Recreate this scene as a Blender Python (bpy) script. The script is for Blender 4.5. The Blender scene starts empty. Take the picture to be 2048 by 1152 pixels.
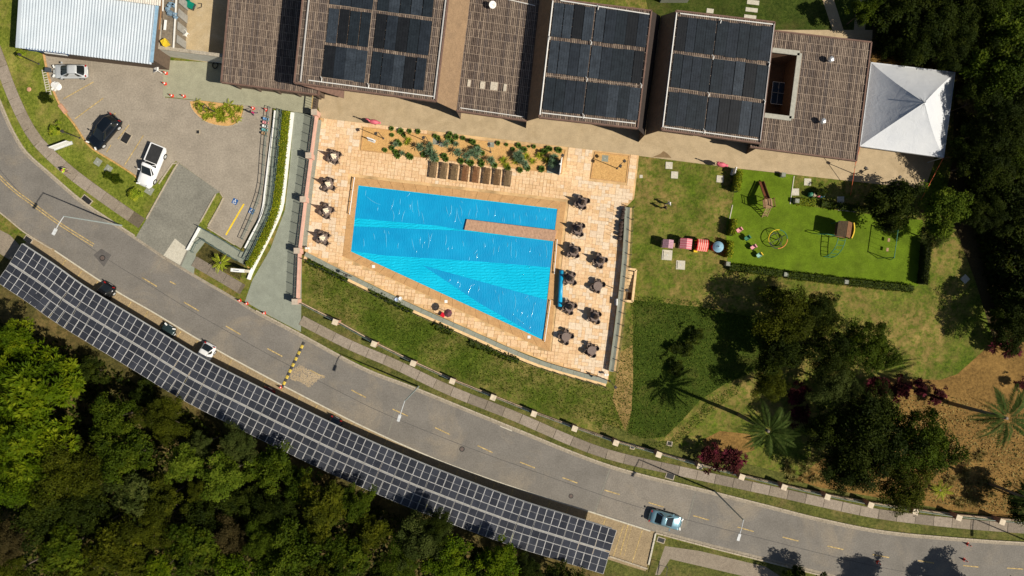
import bpy, bmesh, math, random
import numpy as np
from mathutils import Vector, Matrix
R = math.radians
rnd = random.Random(7)
sc = bpy.context.scene
COL = sc.collection
# ------------------------------------------------------------------ camera, sky, sun
S, H = 0.062, 82.0                       # metres per photo pixel on the ground, flying height
cd = bpy.data.cameras.new('camera'); cam = bpy.data.objects.new('camera', cd); COL.objects.link(cam)
cd.sensor_width = 36; cd.lens = 36 * H / (2048 * S); cd.clip_start = 1; cd.clip_end = 3000
cam.location = (0, 0, H); cam.rotation_euler = (0, 0, 0); sc.camera = cam
SUN = Vector((0.92, -0.385, 1.0)).normalized()
w = bpy.data.worlds.new('World'); sc.world = w; w.use_nodes = True
wn = w.node_tree.nodes; sky = wn.new('ShaderNodeTexSky'); sky.sky_type = 'NISHITA'; sky.sun_disc = False
sky.sun_elevation = math.asin(SUN.z); sky.sun_rotation = math.atan2(SUN.x, SUN.y)
bg = wn['Background']; bg.inputs['Strength'].default_value = 0.05
w.node_tree.links.new(sky.outputs[0], bg.inputs['Color'])
sl = bpy.data.lights.new('sun', 'SUN'); sl.energy = 5.0; sl.angle = R(0.5); sl.color = (1.0, 0.93, 0.82)
so = bpy.data.objects.new('sun', sl); COL.objects.link(so); so.rotation_euler = SUN.to_track_quat('Z', 'Y').to_euler()
so.location = SUN * 200
sc.view_settings.view_transform = 'Standard'; sc.view_settings.look = 'None'
sc.view_settings.gamma = 1; sc.view_settings.use_curve_mapping = False; sc.view_settings.exposure = 0.18

# ------------------------------------------------------------------ helpers
def P(x, y, h=0.0):                       # a point of the place at height h, read off the photograph
    k = S * (H - h) / H
    return Vector(((x - 1024) * k, (576 - y) * k, h))
def P2(x, y, h=0.0):
    p = P(x, y, h); return (p.x, p.y)
def ang(x0, y0, x1, y1): return math.atan2(y0 - y1, x1 - x0)
def tag(o, label=None, cat=None, group=None, kind=None):
    if label: o['label'] = label
    if cat: o['category'] = cat
    if group: o['group'] = group
    if kind: o['kind'] = kind
    return o
def thing(name, label, cat, loc=(0, 0, 0), rz=0.0, group=None):
    o = bpy.data.objects.new(name, None); COL.objects.link(o)
    o.location = loc; o.rotation_euler = (0, 0, rz); o.empty_display_size = .3
    return tag(o, label, cat, group)
def kids(o): return [c for c in ALLKIDS.get(o.name, [])]
ALLKIDS = {}
def setp(o, parent):
    if parent is not None:
        o.parent = parent; ALLKIDS.setdefault(parent.name, []).append(o)
def dup(root, loc, rz=None, label=None, group=None, scale=None, mats=None):
    c = root.copy(); COL.objects.link(c); c.location = loc
    if rz is not None: c.rotation_euler = (0, 0, rz)
    if scale is not None: c.scale = (scale,) * 3 if not hasattr(scale, '__len__') else scale
    if label: c['label'] = label
    if group: c['group'] = group
    _dupk(root, c); return c
def _dupk(a, b):
    for ch in kids(a):
        d = ch.copy(); COL.objects.link(d); setp(d, b); _dupk(ch, d)
class MB:
    def __init__(s): s.v, s.f, s.m = [], [], []
    def add(s, vs, fs, mi=0):
        n = len(s.v); s.v += [tuple(v) for v in vs]
        s.f += [tuple(i + n for i in f) for f in fs]; s.m += [mi] * len(fs); return s
    def box(s, c, d, rz=0.0, mi=0, ts=1.0):
        x, y, z = d[0] / 2, d[1] / 2, d[2] / 2; ca, sa = math.cos(rz), math.sin(rz); vs = []
        for zz, k in ((-z, 1), (z, ts)):
            for a, b in ((-x, -y), (x, -y), (x, y), (-x, y)):
                a *= k; b *= k
                vs.append((c[0] + a * ca - b * sa, c[1] + a * sa + b * ca, c[2] + zz))
        return s.add(vs, [(3, 2, 1, 0), (4, 5, 6, 7), (0, 1, 5, 4), (1, 2, 6, 5), (2, 3, 7, 6), (3, 0, 4, 7)], mi)
    def beam(s, p, q, w, h, mi=0):
        p, q = Vector(p), Vector(q); d = (q - p).normalized()
        u = d.cross(Vector((0, 0, 1)))
        u = u.normalized() if u.length > 1e-4 else Vector((1, 0, 0))
        t = u.cross(d).normalized(); u *= w / 2; t *= h / 2
        vs = [e + a * u + b * t for e in (p, q) for a, b in ((-1, -1), (1, -1), (1, 1), (-1, 1))]
        return s.add(vs, [(0, 1, 2, 3), (7, 6, 5, 4), (0, 4, 5, 1), (1, 5, 6, 2), (2, 6, 7, 3), (3, 7, 4, 0)], mi)
    def tube(s, pts, r, n=6, mi=0):
        pts = [Vector(p) for p in pts]; N = len(pts); vs, fs = [], []
        if not hasattr(r, '__len__'): r = [r] * N
        for i, p in enumerate(pts):
            d = (pts[min(i + 1, N - 1)] - pts[max(i - 1, 0)]).normalized()
            u = d.cross(Vector((0, 0, 1)));
            u = u.normalized() if u.length > .05 else Vector((1, 0, 0))
            t = d.cross(u).normalized()
            for k in range(n):
                a = 2 * math.pi * k / n; vs.append(p + (u * math.cos(a) + t * math.sin(a)) * r[i])
        for i in range(N - 1):
            for k in range(n):
                a, b = i * n + k, i * n + (k + 1) % n; fs.append((a, b, b + n, a + n))
        fs += [tuple(range(n - 1, -1, -1)), tuple(range((N - 1) * n, N * n))]
        return s.add(vs, fs, mi)
    def prism(s, poly, z0, z1, mi=0):
        A = sum(poly[i][0] * poly[(i + 1) % len(poly)][1] - poly[(i + 1) % len(poly)][0] * poly[i][1] for i in range(len(poly)))
        if A < 0: poly = poly[::-1]
        n = len(poly); vs = [(x, y, z0) for x, y in poly] + [(x, y, z1) for x, y in poly]
        fs = [tuple(range(n - 1, -1, -1)), tuple(range(n, 2 * n))] + [(i, (i + 1) % n, (i + 1) % n + n, i + n) for i in range(n)]
        return s.add(vs, fs, mi)
    def slab(s, top, th, mi=0):            # a tilted quad given thickness downwards
        vs = [Vector(p) for p in top] + [Vector(p) - Vector((0, 0, th)) for p in top]; n = len(top)
        fs = [tuple(range(n)), tuple(range(2 * n - 1, n - 1, -1))] + [(i, i + n, (i + 1) % n + n, (i + 1) % n) for i in range(n)]
        return s.add(vs, fs, mi)
    def sheet(s, poly, z, mi=0):
        A = sum(poly[i][0] * poly[(i + 1) % len(poly)][1] - poly[(i + 1) % len(poly)][0] * poly[i][1] for i in range(len(poly)))
        if A < 0: poly = poly[::-1]
        return s.add([(x, y, z) for x, y in poly], [tuple(range(len(poly)))], mi)
    def lathe(s, prof, c=(0, 0, 0), n=12, mi=0, star=0.0):
        vs, fs = [], []
        for r, z in prof:
            for k in range(n):
                a = 2 * math.pi * k / n; q = r * (1 - star * (k % 2)); vs.append((c[0] + q * math.cos(a), c[1] + q * math.sin(a), c[2] + z))
        for i in range(len(prof) - 1):
            for k in range(n):
                a, b = i * n + k, i * n + (k + 1) % n; fs.append((a, b, b + n, a + n))
        fs += [tuple(range(n - 1, -1, -1)), tuple(range((len(prof) - 1) * n, len(prof) * n))]
        return s.add(vs, fs, mi)
    def mesh(s, name, mats, smooth=False):
        me = bpy.data.meshes.new(name); me.from_pydata(s.v, [], s.f)
        for m in (mats if isinstance(mats, (list, tuple)) else [mats]): me.materials.append(m)
        if isinstance(mats, (list, tuple)) and len(mats) > 1: me.polygons.foreach_set('material_index', s.m)
        if smooth: me.polygons.foreach_set('use_smooth', [True] * len(s.f))
        me.update(); return me
    def build(s, name, mats, parent=None, smooth=False, world=False):
        if world and parent is not None:
            L = parent.location; s.v = [(a - L.x, b - L.y, c - L.z) for a, b, c in s.v]
        o = bpy.data.objects.new(name, s.mesh(name, mats, smooth)); COL.objects.link(o); setp(o, parent); return o
def place(name, me, parent, loc, rz=0.0, rot=None):
    o = bpy.data.objects.new(name, me); COL.objects.link(o); o.location = loc
    o.rotation_euler = rot if rot is not None else (0, 0, rz); setp(o, parent); return o
def cr(pts, step):                         # smooth curve through points, even steps
    pts = [Vector((p[0], p[1])) for p in pts]; out = []
    for i in range(len(pts) - 1):
        a, b, c, d = pts[max(i - 1, 0)], pts[i], pts[i + 1], pts[min(i + 2, len(pts) - 1)]
        for k in range(12):
            t = k / 12; out.append(.5 * ((2 * b) + (c - a) * t + (2 * a - 5 * b + 4 * c - d) * t * t + (3 * b - a - 3 * c + d) * t ** 3))
    out.append(pts[-1]); res = [out[0].copy()]; acc = 0.0
    for i in range(1, len(out)):
        seg = (out[i] - out[i - 1]).length; pos = 0.0
        while seg - pos >= step - acc - 1e-9:
            pos += step - acc; acc = 0.0; res.append(out[i - 1].lerp(out[i], pos / seg))
        acc += seg - pos
    return res
def nrm(pts, i):
    d = (pts[min(i + 1, len(pts) - 1)] - pts[max(i - 1, 0)]).normalized(); return Vector((-d.y, d.x))
def ribbon(mb, pts, a, b, z0, z1, mi=0, gap=0.0):
    """box ribbon between lateral offsets a..b along world points; gap leaves joints"""
    for i in range(len(pts) - 1):
        p, q = pts[i], pts[i + 1]; n0, n1 = nrm(pts, i), nrm(pts, i + 1)
        if gap: d = (q - p); g = gap / max(d.length, .01) / 2; p, q = p + d * g, q - d * g
        mb.prism([tuple(p + n0 * a), tuple(q + n1 * a), tuple(q + n1 * b), tuple(p + n0 * b)], z0, z1, mi)
    return mb
def W(pts, h=0.0): return [Vector(P2(x, y, h)) for x, y in pts]
def inside(x, y, poly):
    c = False; n = len(poly)
    for i in range(n):
        x0, y0 = poly[i]; x1, y1 = poly[i - 1]
        if (y0 > y) != (y1 > y) and x < (x1 - x0) * (y - y0) / (y1 - y0) + x0: c = not c
    return c

# ------------------------------------------------------------------ materials
class N:
    def __init__(s, name):
        s.m = bpy.data.materials.new(name); s.m.use_nodes = True; s.t = s.m.node_tree
        s.b = s.t.nodes['Principled BSDF']
        s.pos = s.new('ShaderNodeNewGeometry').outputs['Position']
    def new(s, k): return s.t.nodes.new(k)
    def link(s, a, b): s.t.links.new(a, b)
    def noise(s, scale, detail=4, rough=.55, vec=None, dist=0.0):
        n = s.new('ShaderNodeTexNoise'); n.inputs['Scale'].default_value = scale; n.inputs['Detail'].default_value = detail
        n.inputs['Roughness'].default_value = rough; n.inputs['Distortion'].default_value = dist
        s.link(vec if vec is not None else s.pos, n.inputs['Vector']); return n.outputs['Fac']
    def ramp(s, fac, stops):
        r = s.new('ShaderNodeValToRGB'); e = r.color_ramp.elements
        while len(e) < len(stops): e.new(.5)
        for i, (p, c) in enumerate(stops):
            e[i].position = p; e[i].color = (c, c, c, 1) if not hasattr(c, '__len__') else (*c, 1)
        s.link(fac, r.inputs[0]); return r.outputs[0]
    def mix(s, fac, a, b, mode='MIX'):
        n = s.new('ShaderNodeMix'); n.data_type = 'RGBA'; n.blend_type = mode
        for val, sock in ((fac, n.inputs[0]), (a, n.inputs[6]), (b, n.inputs[7])):
            if isinstance(val, (int, float)): sock.default_value = val if sock == n.inputs[0] else (val, val, val, 1)
            elif isinstance(val, tuple): sock.default_value = (*val, 1)
            else: s.link(val, sock)
        return n.outputs[2]
    def bump(s, h, strength, dist=.05):
        n = s.new('ShaderNodeBump'); n.inputs['Strength'].default_value = strength; n.inputs['Distance'].default_value = dist
        s.link(h, n.inputs['Height']); s.link(n.outputs[0], s.b.inputs['Normal'])
    def out(s, col, rough=.8, spec=.3, metal=0.0):
        if isinstance(col, tuple): s.b.inputs['Base Color'].default_value = (*col, 1)
        else: s.link(col, s.b.inputs['Base Color'])
        s.b.inputs['Roughness'].default_value = rough; s.b.inputs['Specular IOR Level'].default_value = spec
        s.b.inputs['Metallic'].default_value = metal; return s.m
def scl(c, k): return tuple(min(1, v * k) for v in c)
MATS = {}
def mat(name, c, rough=.7, var=.18, sc_=3.0, spec=.3, metal=0.0, grain=0.0, gs=25, bump=0.0, orand=0.0):
    if name in MATS: return MATS[name]
    n = N(name); col = n.ramp(n.noise(sc_, 5), [(.3, scl(c, 1 - var)), (.7, scl(c, 1 + var))])
    if grain: col = n.mix(grain, col, n.ramp(n.noise(gs, 3), [(.3, .15), (.7, .9)]), 'OVERLAY')
    if orand:
        oi = n.new('ShaderNodeObjectInfo'); col = n.mix(1.0, col, n.ramp(oi.outputs['Random'], [(0, 1 - orand), (1, 1 + orand * .0 + 0.0)]), 'MULTIPLY')
    if bump: n.bump(n.noise(gs, 4), bump)
    MATS[name] = n.out(col, rough, spec, metal); return MATS[name]
def grass(name, g0, g1, dry, dryamt=.5, patch=.16, seed=0.0, bump=.6, fine=3.0):
    n = N(name); mp = n.new('ShaderNodeMapping'); mp.inputs['Location'].default_value = (seed, seed * .7, 0); n.link(n.pos, mp.inputs[0])
    v = mp.outputs[0]
    a = n.ramp(n.noise(fine, 8, .8, v), [(.41, g0), (.59, g1)])
    d = n.ramp(n.noise(patch, 5, .62, v, .4), [(.62 - .3 * dryamt, 0.0), (.88 - .3 * dryamt, 1.0)])
    d2 = n.ramp(n.noise(1.1, 7, .78, v), [(.41, .1), (.59, 1.0)])
    dcol = n.ramp(n.noise(fine * .9, 8, .8, v), [(.3, scl(dry, .62)), (.7, scl(dry, 1.15))])
    col = n.mix(n.mix(1.0, d, d2, 'MULTIPLY'), a, dcol)
    col = n.mix(.5, col, n.ramp(n.noise(.45, 7, .72, v), [(.36, .26), (.64, .74)]), 'OVERLAY')
    n.bump(n.noise(fine * 1.6, 6, .8, v), bump, .15); MATS[name] = n.out(col, .9, .1); return MATS[name]
def concrete(name, c, stain=(.25, .2, .12), amt=.4, sc_=.35, grain=.35, gs=14, rough=.9):
    n = N(name); col = n.ramp(n.noise(sc_ * 3, 6, .65), [(.3, scl(c, .86)), (.7, scl(c, 1.12))])
    st = n.ramp(n.noise(sc_, 6, .7, None, .6), [(.5, 0.0), (.78, amt)])
    col = n.mix(st, col, stain); col = n.mix(grain, col, n.ramp(n.noise(gs, 4, .7), [(.3, .2), (.7, .8)]), 'OVERLAY')
    n.bump(n.noise(gs * 1.5, 4), .25, .02); MATS[name] = n.out(col, rough, .2); return MATS[name]
m_lawn = grass('lawn_grass', (.034, .066, .004), (.105, .150, .012), (.29, .205, .065), .95, .13)
m_verge = grass('verge_grass', (.05, .062, .012), (.13, .13, .03), (.28, .20, .08), .42, .3, 31)
m_yellowlawn = grass('sunny_lawn', (.080, .11, .010), (.20, .22, .030), (.38, .29, .09), .5, .2, 57)
m_wild = grass('wild_ground', (.035, .034, .010), (.10, .085, .024), (.22, .15, .055), .7, .2, 11)
m_cover = grass('cover_soil', (.025, .045, .004), (.057, .084, .009), (.12, .105, .025), .35, .25, 77)
m_turf = grass('turf', (.080, .128, .006), (.120, .182, .010), (.13, .17, .02), .25, .3, 5, .3, 7)
m_gravel = concrete('gravel', (.56, .33, .12), (.40, .20, .06), .35, 1.2, .55, 9)
m_soil = grass('bare_soil', (.12, .07, .02), (.25, .145, .042), (.35, .205, .06), .6, .25, 41, .7, 3)
m_asph = concrete('asphalt', (.180, .164, .140), (.30, .245, .17), .75, .14, .36, 6)
m_asphd = concrete('driveway_asphalt', (.215, .205, .165), (.10, .095, .08), .75, .16, .45, 5)
m_lot = concrete('lot_blocks', (.305, .262, .202), (.20, .165, .12), .5, .16, .38, 5)
m_bay = concrete('bay_blocks', (.30, .225, .13), (.17, .125, .08), .4, .4, .6, 6)
m_path = concrete('path_concrete', (.43, .33, .20), (.25, .18, .09), .55, .3, .3, 10)
m_green = concrete('green_concrete', (.31, .30, .205), (.22, .21, .14), .3, .3, .3, 10)
m_walk = concrete('walkway_concrete', (.25, .265, .21), (.18, .185, .14), .3, .3, .3, 10)
m_side = concrete('sidewalk_concrete', (.255, .21, .155), (.13, .10, .07), .5, .8, .5, 9)
m_kerb = concrete('kerb_concrete', (.40, .34, .25), (.2, .15, .09), .5, 1.5, .4, 9)
m_pale = concrete('pale_concrete', (.52, .48, .38), (.3, .24, .15), .3, 1.2, .3, 9)
m_yard = concrete('yard_concrete', (.43, .33, .19), (.60, .54, .42), .6, .25, .3, 9)
m_cope = concrete('pool_coping', (.50, .29, .125), (.36, .20, .08), .35, .6, .3, 9)
m_slate = concrete('slate_coping', (.25, .26, .205), (.19, .19, .15), .3, .7, .2, 9)
m_cream = mat('cream_render', (.72, .50, .26), .85)
m_joint = mat('joint_mortar', (.55, .36, .17), .95, .4, .6)
stone_cols = [(.71, .48, .27), (.69, .455, .245), (.73, .515, .305), (.67, .52, .36), (.72, .57, .40), (.66, .435, .235)]
m_stone = [concrete('stone_%s' % k, c, (.5, .30, .11), .45, 1.1, .3, 7) for k, c in zip(('sand', 'honey', 'cream', 'grey', 'pale', 'ochre'), stone_cols)]
m_white = mat('white_paint', (.80, .79, .74), .6, .06)
m_yel = mat('yellow_road_paint', (.42, .30, .12), .85, .45, 3, grain=.6, gs=9)
m_yelb = mat('bright_yellow', (.75, .52, .03), .6, .15)
m_black = mat('black_rubber', (.02, .02, .02), .6, .2)
m_dkmetal = mat('dark_metal', (.05, .045, .04), .5, .2)
m_rail = mat('green_rail_metal', (.10, .14, .125), .45, .15)
m_grey = mat('galvanised', (.48, .49, .48), .45, .12, spec=.5)
m_pink = mat('pink_render', (.62, .37, .285), .85, .12, 2)
m_pinkd = mat('pink_brick_base', (.22, .09, .06), .9, .2)
def clear_glass(name, col, k):
    n = N(name); n.out(col, .05, .5); tr = n.new('ShaderNodeBsdfTransparent'); ms = n.new('ShaderNodeMixShader'); ms.inputs[0].default_value = k
    n.link(tr.outputs[0], ms.inputs[1]); n.link(n.b.outputs[0], ms.inputs[2]); n.link(ms.outputs[0], n.t.nodes['Material Output'].inputs[0]); return n.m
m_glass = clear_glass('clear_glass', (.10, .14, .13), .22)

def ground(name, poly, z, m, parent=None):
    return tag(MB().sheet([P2(x, y) for x, y in poly], z).build(name, m, parent), kind='structure')
# ------------------------------------------------------------------ ground sheets
tag(MB().sheet([(-900, -900), (900, -900), (900, 900), (-900, 900)], 0).build('ground', m_lawn), kind='structure')
U = [(-70, 60), (-30, 140), (0, 203), (20, 250), (42, 290), (62, 314), (100, 347), (160, 399), (215, 437), (272, 474), (327, 511), (390, 549), (480, 601), (512, 622), (600, 668), (727, 736), (832, 777), (1024, 855), (1221, 932), (1429, 985), (1536, 1012), (1640, 1038), (1761, 1062), (1900, 1076), (2048, 1086), (2200, 1092)]
L = [(-120, 340), (0, 423), (50, 463), (110, 500), (225, 576), (310, 625), (400, 679), (512, 741), (640, 808), (744, 860), (880, 920), (1024, 972), (1186, 1024), (1311, 1064), (1420, 1093), (1536, 1122), (1656, 1152), (1850, 1198), (2200, 1260)]
Uw, Lw = cr(W(U), .6), cr(W(L), .6)
def pxline(pts): return [(p.x / S + 1024, 576 - p.y / S) for p in pts]
Us, Ls = pxline(Uw), pxline(Lw)
road = ground('road', Us[::3] + Us[-1:] + Ls[::-3] + Ls[:1], .016, m_asph)
# sunny verge left of the car park, wild ground below the carport, shaded wood floors
ground('left_lawn', [(-80, -60), (88, -60), (60, 60), (85, 108), (97, 150), (118, 210), (150, 250), (180, 293), (272, 353), (352, 322), (440, 384), (447, 396), (420, 455), (300, 520), (200, 440), (60, 330), (-80, 100)], .004, m_yellowlawn)
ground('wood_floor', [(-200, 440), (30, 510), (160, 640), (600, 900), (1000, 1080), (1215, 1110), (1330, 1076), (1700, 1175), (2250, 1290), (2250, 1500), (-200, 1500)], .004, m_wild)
ground('lower_right_grass', [(1311, 1068), (1330, 1076), (1700, 1168), (1700, 1260), (1215, 1260), (1207, 1108), (1293, 1138)], .008, m_verge)
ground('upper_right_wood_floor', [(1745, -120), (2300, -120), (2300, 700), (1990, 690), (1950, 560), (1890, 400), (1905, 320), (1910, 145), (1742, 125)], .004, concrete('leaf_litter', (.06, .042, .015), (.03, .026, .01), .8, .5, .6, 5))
ground('verge', [(600, 602)] + [(x, y - 22) for x, y in ((690, 640), (830, 722), (1067, 822), (1312, 902), (1558, 966), (1901, 1027), (2200, 1055))] + Us[::-3][:0] + [(2200, 1092), (2048, 1086), (1761, 1062), (1536, 1012), (1221, 932), (1024, 855), (832, 777), (600, 668)], .002, m_verge)
ground('ground_cover', [(1267, 600), (1400, 614), (1540, 640), (1540, 720), (1490, 750), (1450, 768), (1400, 800), (1365, 840), (1330, 874), (1290, 878), (1255, 866), (1263, 820), (1266, 760)], .008, m_cover)
ground('bare_soil_slope', [(1755, 755), (1880, 760), (1915, 748), (1955, 712), (2010, 662), (2200, 640), (2200, 1060), (1900, 1020), (1640, 975), (1590, 960), (1640, 920), (1780, 870), (1800, 810)], .006, m_soil)
ground('soil_patch', [(1405, 880), (1440, 862), (1500, 868), (1510, 900), (1460, 915), (1420, 912)], .01, m_soil)
ground('dry_edge', [(1240, 705), (1265, 690), (1268, 770), (1262, 830), (1250, 862), (1225, 800)], .007, grass('dry_edge_grass', (.16, .12, .03), (.30, .20, .07), (.40, .26, .10), .9, .4, 9))
ground('upper_lawn', [(1270, -80), (1750, -80), (1742, 100), (1540, 60), (1300, 30)], .004, grass('dimmed_upper_grass', (.022, .040, .004), (.060, .080, .012), (.10, .085, .025), .5, .2, 19))  # whole strip's grass darkened: dimness of the upper right put into its colour
# paved areas
ground('car_park', [(85, 100), (88, 112), (97, 152), (112, 195), (150, 250), (180, 293), (272, 353), (285, 372), (310, 370), (345, 328), (352, 322), (440, 384), (447, 396), (415, 455), (482, 497), (522, 425), (533, 340), (545, 215), (330, 195), (330, 128), (300, 100)], .012, m_lot)
ground('driveway', [(357, 326), (440, 384), (432, 388), (395, 455), (375, 545), (272, 474), (292, 440), (345, 345)], .014, m_asphd)
ground('pale_slab', [(350, 477), (375, 497), (360, 530), (327, 511)], .018, m_pale)
ground('green_apron', [(327, 120), (445, 126), (640, 188), (632, 232), (545, 216), (326, 193)], .02, m_green)
ground('entrance_walkway', [(588, 224), (634, 229), (628, 300), (614, 402), (604, 502), (602, 664), (540, 632), (490, 603), (505, 560), (540, 500), (570, 420), (580, 330)], .02, m_walk)
ground('ramp', [(552, 218), (562, 222), (555, 300), (548, 390), (538, 432), (516, 474), (488, 530), (412, 482), (392, 508), (388, 548), (362, 534), (376, 502), (402, 455), (487, 504), (514, 452), (531, 385), (540, 320)], .02, m_walk)
ground('terrace_path', [(632, 60), (1745, 60), (1742, 125), (1870, 320), (1850, 378), (1700, 362), (1460, 335), (1186, 300), (643, 236), (632, 200)], .01, m_path)
ground('yard_floor', [(318, -80), (470, -80), (450, 130), (318, 110)], .02, m_yard)
ground('garden_path', [(1632, -40), (1655, -40), (1692, 76), (1670, 76)], .016, m_path)
ground('shaded_path', [(1712, 0), (1735, 0), (1728, 80), (1706, 80)], .016, m_path)
ground('tent_side_path', [(1740, 105), (1900, 122), (1905, 150), (1742, 130)], .012, m_soil)
bayin = [(p.x, p.y) for i, p in enumerate(Lw) if 60 < Ls[i][0] < 1316]
bayin2 = []
for i, p in enumerate(Lw):
    if 60 < Ls[i][0] < 1316:
        q = p + nrm(Lw, i) * -5.0; bayin2.append((q.x, q.y))
MBb = MB().sheet(bayin[::2] + bayin[-1:] + bayin2[::-2], .012)
tag(MBb.build('parking_bay', m_bay), kind='structure')
ground('left_path_end', [(-60, 430), (20, 470), (45, 497), (20, 520), (-60, 470)], .012, m_side)
ground('corner_path', [(1330, 1092), (1400, 1102), (1530, 1133), (1560, 1152), (1560, 1175), (1520, 1160), (1340, 1118), (1320, 1150), (1310, 1150)], .012, m_side)
ground('asphalt_section', [(1224, 934), (1388, 976), (1370, 1056), (1320, 1064), (1192, 1024)], .018, concrete('warm_asphalt', (.215, .19, .155), (.30, .25, .18), .6, .2, .4, 6))
ground('pool_lawn', [(603, 520), (700, 568), (820, 622), (1024, 714), (1100, 742), (1216, 772), (1236, 700), (1256, 620), (1262, 700), (1225, 800), (1200, 866), (1147, 850), (987, 790), (830, 722), (677, 641), (600, 602)], .004, grass('pool_lawn_grass', (.032, .058, .004), (.092, .128, .012), (.27, .21, .065), .85, .12, 87))
# worn patches and stains with a shape of their own
ground('asphalt_patch', [(187, 510), (203, 497), (223, 510), (208, 534)], .020, concrete('patch_asphalt', (.115, .105, .095), (.09, .08, .07), .3, .5, .4, 8))
ground('wet_stain', [(1305, 314), (1320, 308), (1327, 302), (1336, 308), (1343, 316)], .016, mat('damp', (.20, .13, .06), .7, .2))
for a, b in (((1221, 932), (1188, 1024)), ((1390, 985), (1370, 1058)), ((330, 511), (300, 545)), ((796, 805), (775, 868))):
    p, q = Vector(P2(*a)), Vector(P2(*b)); ground('asphalt_seam', pxline([p, p + Vector((.12, 0)), q + Vector((.12, 0)), q]), .020, MATS['driveway_asphalt'])
# ------------------------------------------------------------------ kerbs, pavements, markings
def kerb(name, pts, a, b, h, m, step=1.0, gap=.03):
    return tag(ribbon(MB(), cr(W(pts), step), a, b, -.02, h, 0, gap).build(name, m), kind='structure')
kerb('road_kerb', U[:10], 0, .16, .14, m_kerb); kerb('road_kerb', U[13:], 0, .16, .14, m_kerb)
m_gutter = concrete('gutter_concrete', (.30, .255, .19), (.17, .14, .10), .7, .5, .5, 5)
kerb('gutter', U, -.34, 0, .026, m_gutter, 1.5, .015)
kerb('road_kerb', L[:4], -.16, 0, .14, m_kerb); kerb('road_kerb', L[13:], -.18, 0, .14, m_kerb)
kerb('bay_edge', L[3:14], -.16, 0, .03, m_pale, 1.0, .02)
kerb('bay_kerb', [(1311, 1066), (1295, 1137)], -.1, .1, .16, m_pale); kerb('bay_kerb', [(1295, 1137), (1207, 1108)], -.1, .1, .16, m_kerb)
kerb('gutter', L[13:], 0, .34, .026, m_gutter, 1.5, .02)
kerb('lot_kerb', [(88, 108), (97, 150), (112, 193), (127, 222)], -.1, .1, .13, mat('orange_kerb_paint', (.52, .30, .12), .85, .25))
kerb('lot_kerb', [(127, 222), (150, 250), (180, 293), (225, 322), (272, 353), (285, 372)], -.1, .1, .13, mat('worn_yellow_kerb', (.46, .28, .09), .85, .35, 4))
for pts in ([(318, 368), (345, 328), (352, 322), (357, 326)], [(357, 326), (345, 345), (292, 440)], [(440, 384), (447, 396), (415, 455)], [(415, 455), (480, 496)], [(432, 388), (395, 455)]):
    kerb('island_kerb', pts, -.07, .07, .12, m_kerb)
# pavement slabs
m_pj = concrete('pavement_joint', (.13, .105, .07), (.08, .07, .04), .5, .8, .5, 6)
def pavement(name, pts, wd, step, n_obj=90):
    c = cr(W(pts), step); root = tag(ribbon(MB(), cr(W(pts), 1.0), -wd / 2 - .02, wd / 2 + .02, 0, .03).build(name, m_pj), kind='structure')
    for i in range(len(c) - 1):
        o = ribbon(MB(), c[i:i + 2], -wd / 2, wd / 2, .025, .07 + rnd.uniform(-.012, .012), 0, .05).build('slab', side_v[rnd.randrange(3)], root)
side_v = [m_side, concrete('sidewalk_concrete_worn', (.20, .165, .125), (.30, .25, .18), .4, .9, .5, 9), concrete('sidewalk_concrete_light', (.29, .24, .185), (.15, .12, .08), .5, .8, .5, 9)]
pavement('pavement', [(-20, 70), (0, 122), (22, 182), (50, 243), (80, 288), (140, 344), (217, 401), (284, 447)], 1.4, 2.1)
pavement('pavement', [(602, 640), (700, 690), (787, 727), (900, 781), (1024, 830), (1199, 903), (1369, 944), (1536, 980), (1661, 1008), (1766, 1029), (1911, 1046), (2048, 1057), (2140, 1064)], 1.2, 2.3)
pavement('pavement', [(388, 522), (440, 552), (492, 583)], 1.3, 2.2)
# lane dashes, bay lines, lot lines: paint lying on the road, parts of it
def stripe(name, x0, y0, x1, y1, wd, m, parent, z):
    p, q = P(x0, y0), P(x1, y1); d = (q - p).normalized(); u = Vector((-d.y, d.x, 0)) * wd / 2
    o = MB().sheet([tuple((p + u).xy), tuple((q + u).xy), tuple((q - u).xy), tuple((p - u).xy)], z).build(name, m, parent); return o
dsh = [(284, 555, 314, 573), (368, 604, 398, 622), (452, 652, 481, 669), (535, 697, 565, 713), (620, 740, 649, 755), (703, 780, 732, 795), (785, 818, 816, 832), (870, 855, 900, 869), (955, 891, 985, 905), (1040, 924, 1070, 936), (1125, 955, 1155, 966), (1209, 980, 1239, 989), (1297, 1005, 1327, 1014), (1386, 1031, 1418, 1040), (1475, 1054, 1507, 1063), (1565, 1074, 1597, 1082), (1655, 1092, 1687, 1099), (1745, 1109, 1778, 1115), (1836, 1121, 1868, 1126), (1926, 1131, 1957, 1134), (2014, 1136, 2046, 1138), (340, 563, 352, 569)]
for d in dsh: stripe('lane_dash', *d, .13, m_yel, road, .024)
for off in (0, 4):
    pl = cr([Vector(P2(x + off * .6, y - off)) for x, y in ((-20, 338), (24, 380), (60, 407), (110, 444), (150, 470), (197, 499))], 1.0)
    o = MB(); ribbon(o, pl, -.06, .06, .020, .024); o.build('double_centre_line', m_yel, road)
tag(ribbon(MB(), cr([Vector(p_) for p_ in [(a_.lerp(b_, .62)).to_tuple() for a_, b_ in ((Uw[min(int(t_ * len(Uw)), len(Uw) - 1)], Lw[min(int(t_ * len(Lw)), len(Lw) - 1)]) for t_ in np.linspace(.02, .97, 30))]], 1.5), -.035, .035, .017, .0205).build('road_seam', MATS['driveway_seam'] if 'driveway_seam' in MATS else mat('driveway_seam', (.10, .093, .085), .9), road), None)
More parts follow.
